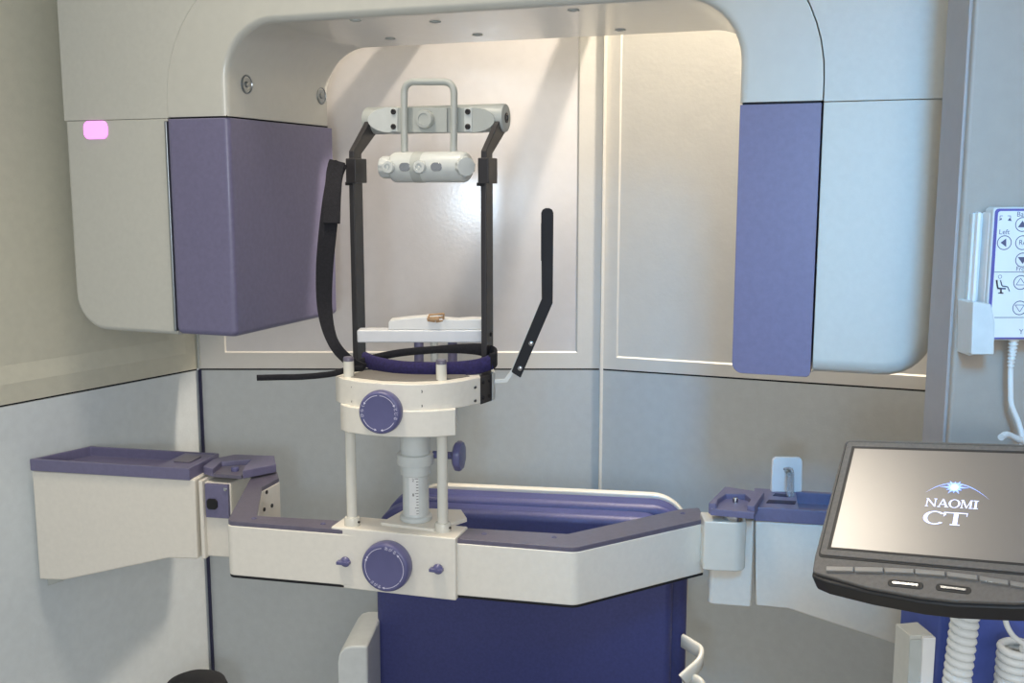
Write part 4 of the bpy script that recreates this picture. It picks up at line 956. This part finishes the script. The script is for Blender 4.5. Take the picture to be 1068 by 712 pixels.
seg(1037, 283.5, 1098, 283.5); seg(1037, 331, 1098, 331)
# head clamp icon and seated figure
for a in ((1043, 228.5, 1043, 225), (1043, 225, 1046, 225), (1051, 225, 1054, 225), (1054, 225, 1054, 229)): seg(*a)
tri([(1041.5, 230), (1045, 229), (1044.5, 227)]); tri([(1055.5, 230.5), (1051, 230), (1053, 227)])
disc(1043, 288.5, 0.0016, 0.0021, 12)
for a in ((1043.5, 292, 1045, 298, 0.0012), (1045, 298, 1051, 299, 0.0012), (1051, 299, 1053, 304, 0.0010), (1039.5, 292, 1040.5, 300, 0.0016), (1040, 300.5, 1049, 301, 0.0018), (1044, 301, 1044, 305, 0.0016), (1041, 305.5, 1046.5, 305.5, 0.0012)): seg(*a)
X = V((1, 0, 0))
textmesh(bm, 'Left', q3(1047.5, 242), X, Z, 0.0075); textmesh(bm, 'Back', q3(1067.5, 223.5), X, Z, 0.0075); textmesh(bm, 'Front', q3(1067, 280.3), X, Z, 0.0068); textmesh(bm, 'Re', q3(1066.5, 253), X, Z, 0.0075)
textmesh(bm, 'Y', q3(1065, 346), X, Z, 0.0075)
obj('printing', bm, 'grey_ink', hc, label='grey printed arrows, words and seated figure')
hd = thing('control_holder', P(1022, 340, 1.13), 'pale channel and pocket holding the hand control on the right panel', 'holder')
xa, xb, xc2 = P(1012, 285, 1.145).x, P(1020, 285, 1.145).x, P(1031, 285, 1.145).x
slabY('back_plate', P(1008, 285, 1.149).x, P(1010, 330, 1.149).z, xR+0.004, P(1010, 222, 1.149).z, 1.142, 1.150, 'grey_pale', hd, 0.002, 0.0012)
slabY('rib', P(1014, 285, 1.14).x, P(1010, 325, 1.14).z, P(1018, 285, 1.14).x, P(1010, 221, 1.14).z, 1.135, 1.143, 'white_plastic', hd, 0, 0.0015)
slabY('rib', P(1024, 285, 1.135).x, P(1010, 325, 1.135).z, P(1029.5, 285, 1.135).x, P(1010, 221, 1.135).z, 1.125, 1.143, 'white_plastic', hd, 0, 0.0015)
bm = B(); Yq = 1.108
pf = [P(x, y, Yq) for x, y in ((1015, 314.5), (1034, 317), (1038, 337), (1037, 370), (1013, 370))]
pf[1].x += 0; prism3(bm, pf, V((0, 0.012, 0))); obj('pocket', bm, 'grey_pale', hd, 0.0015, 2)
bm = B(); pf = [P(x, y, Yq+0.012) for x, y in ((1011, 315), (1018, 314.5), (1017, 370), (1010, 371))]; prism3(bm, pf, V((0.0, 0.03, 0))); obj('pocket_side', bm, 'grey_pale', hd, 0.001, 2)
cb_ = thing('control_cable', P(1060, 356, YH), 'white cable hanging from the hand control with ribbed strain relief', 'cable')
pb = P(1057, 356, YH+0.01); bm = B()
prr = []; Lr = 0.032
for k in range(8):
    t = k/8*Lr; rr_ = 0.0055-0.0022*k/8; prr += [(rr_, t), (rr_, t+Lr/16), (rr_*0.72, t+Lr/16+0.0004), (rr_*0.72, t+Lr/8-0.0003)]
lathe(bm, V((pb.x, pb.y, zH0)), V((-0.04, 0, -1)), prr, 18); obj('strain_relief', bm, 'cable_white', cb_)
bm = B(); pe = V((pb.x-0.0012, pb.y, zH0-Lr)); tube(bm, smoothpath([pe, P(1054, 405, YH+0.01), P(1055, 422, YH+0.01), P(1062, 440, YH+0.008), P(1066, 456, YH), P(1066, 480, YH-0.01)], 8), 0.0030, 12); obj('lead', bm, 'cable_white', cb_, angle=80)
bm = B(); tube(bm, smoothpath([P(1044, 456, 1.05), P(1050, 453, 1.06), P(1060, 457, 1.07), P(1072, 462, 1.08)], 6), 0.0034, 12); lb = obj('loose_lead', bm, 'cable_white', cb_, angle=80)
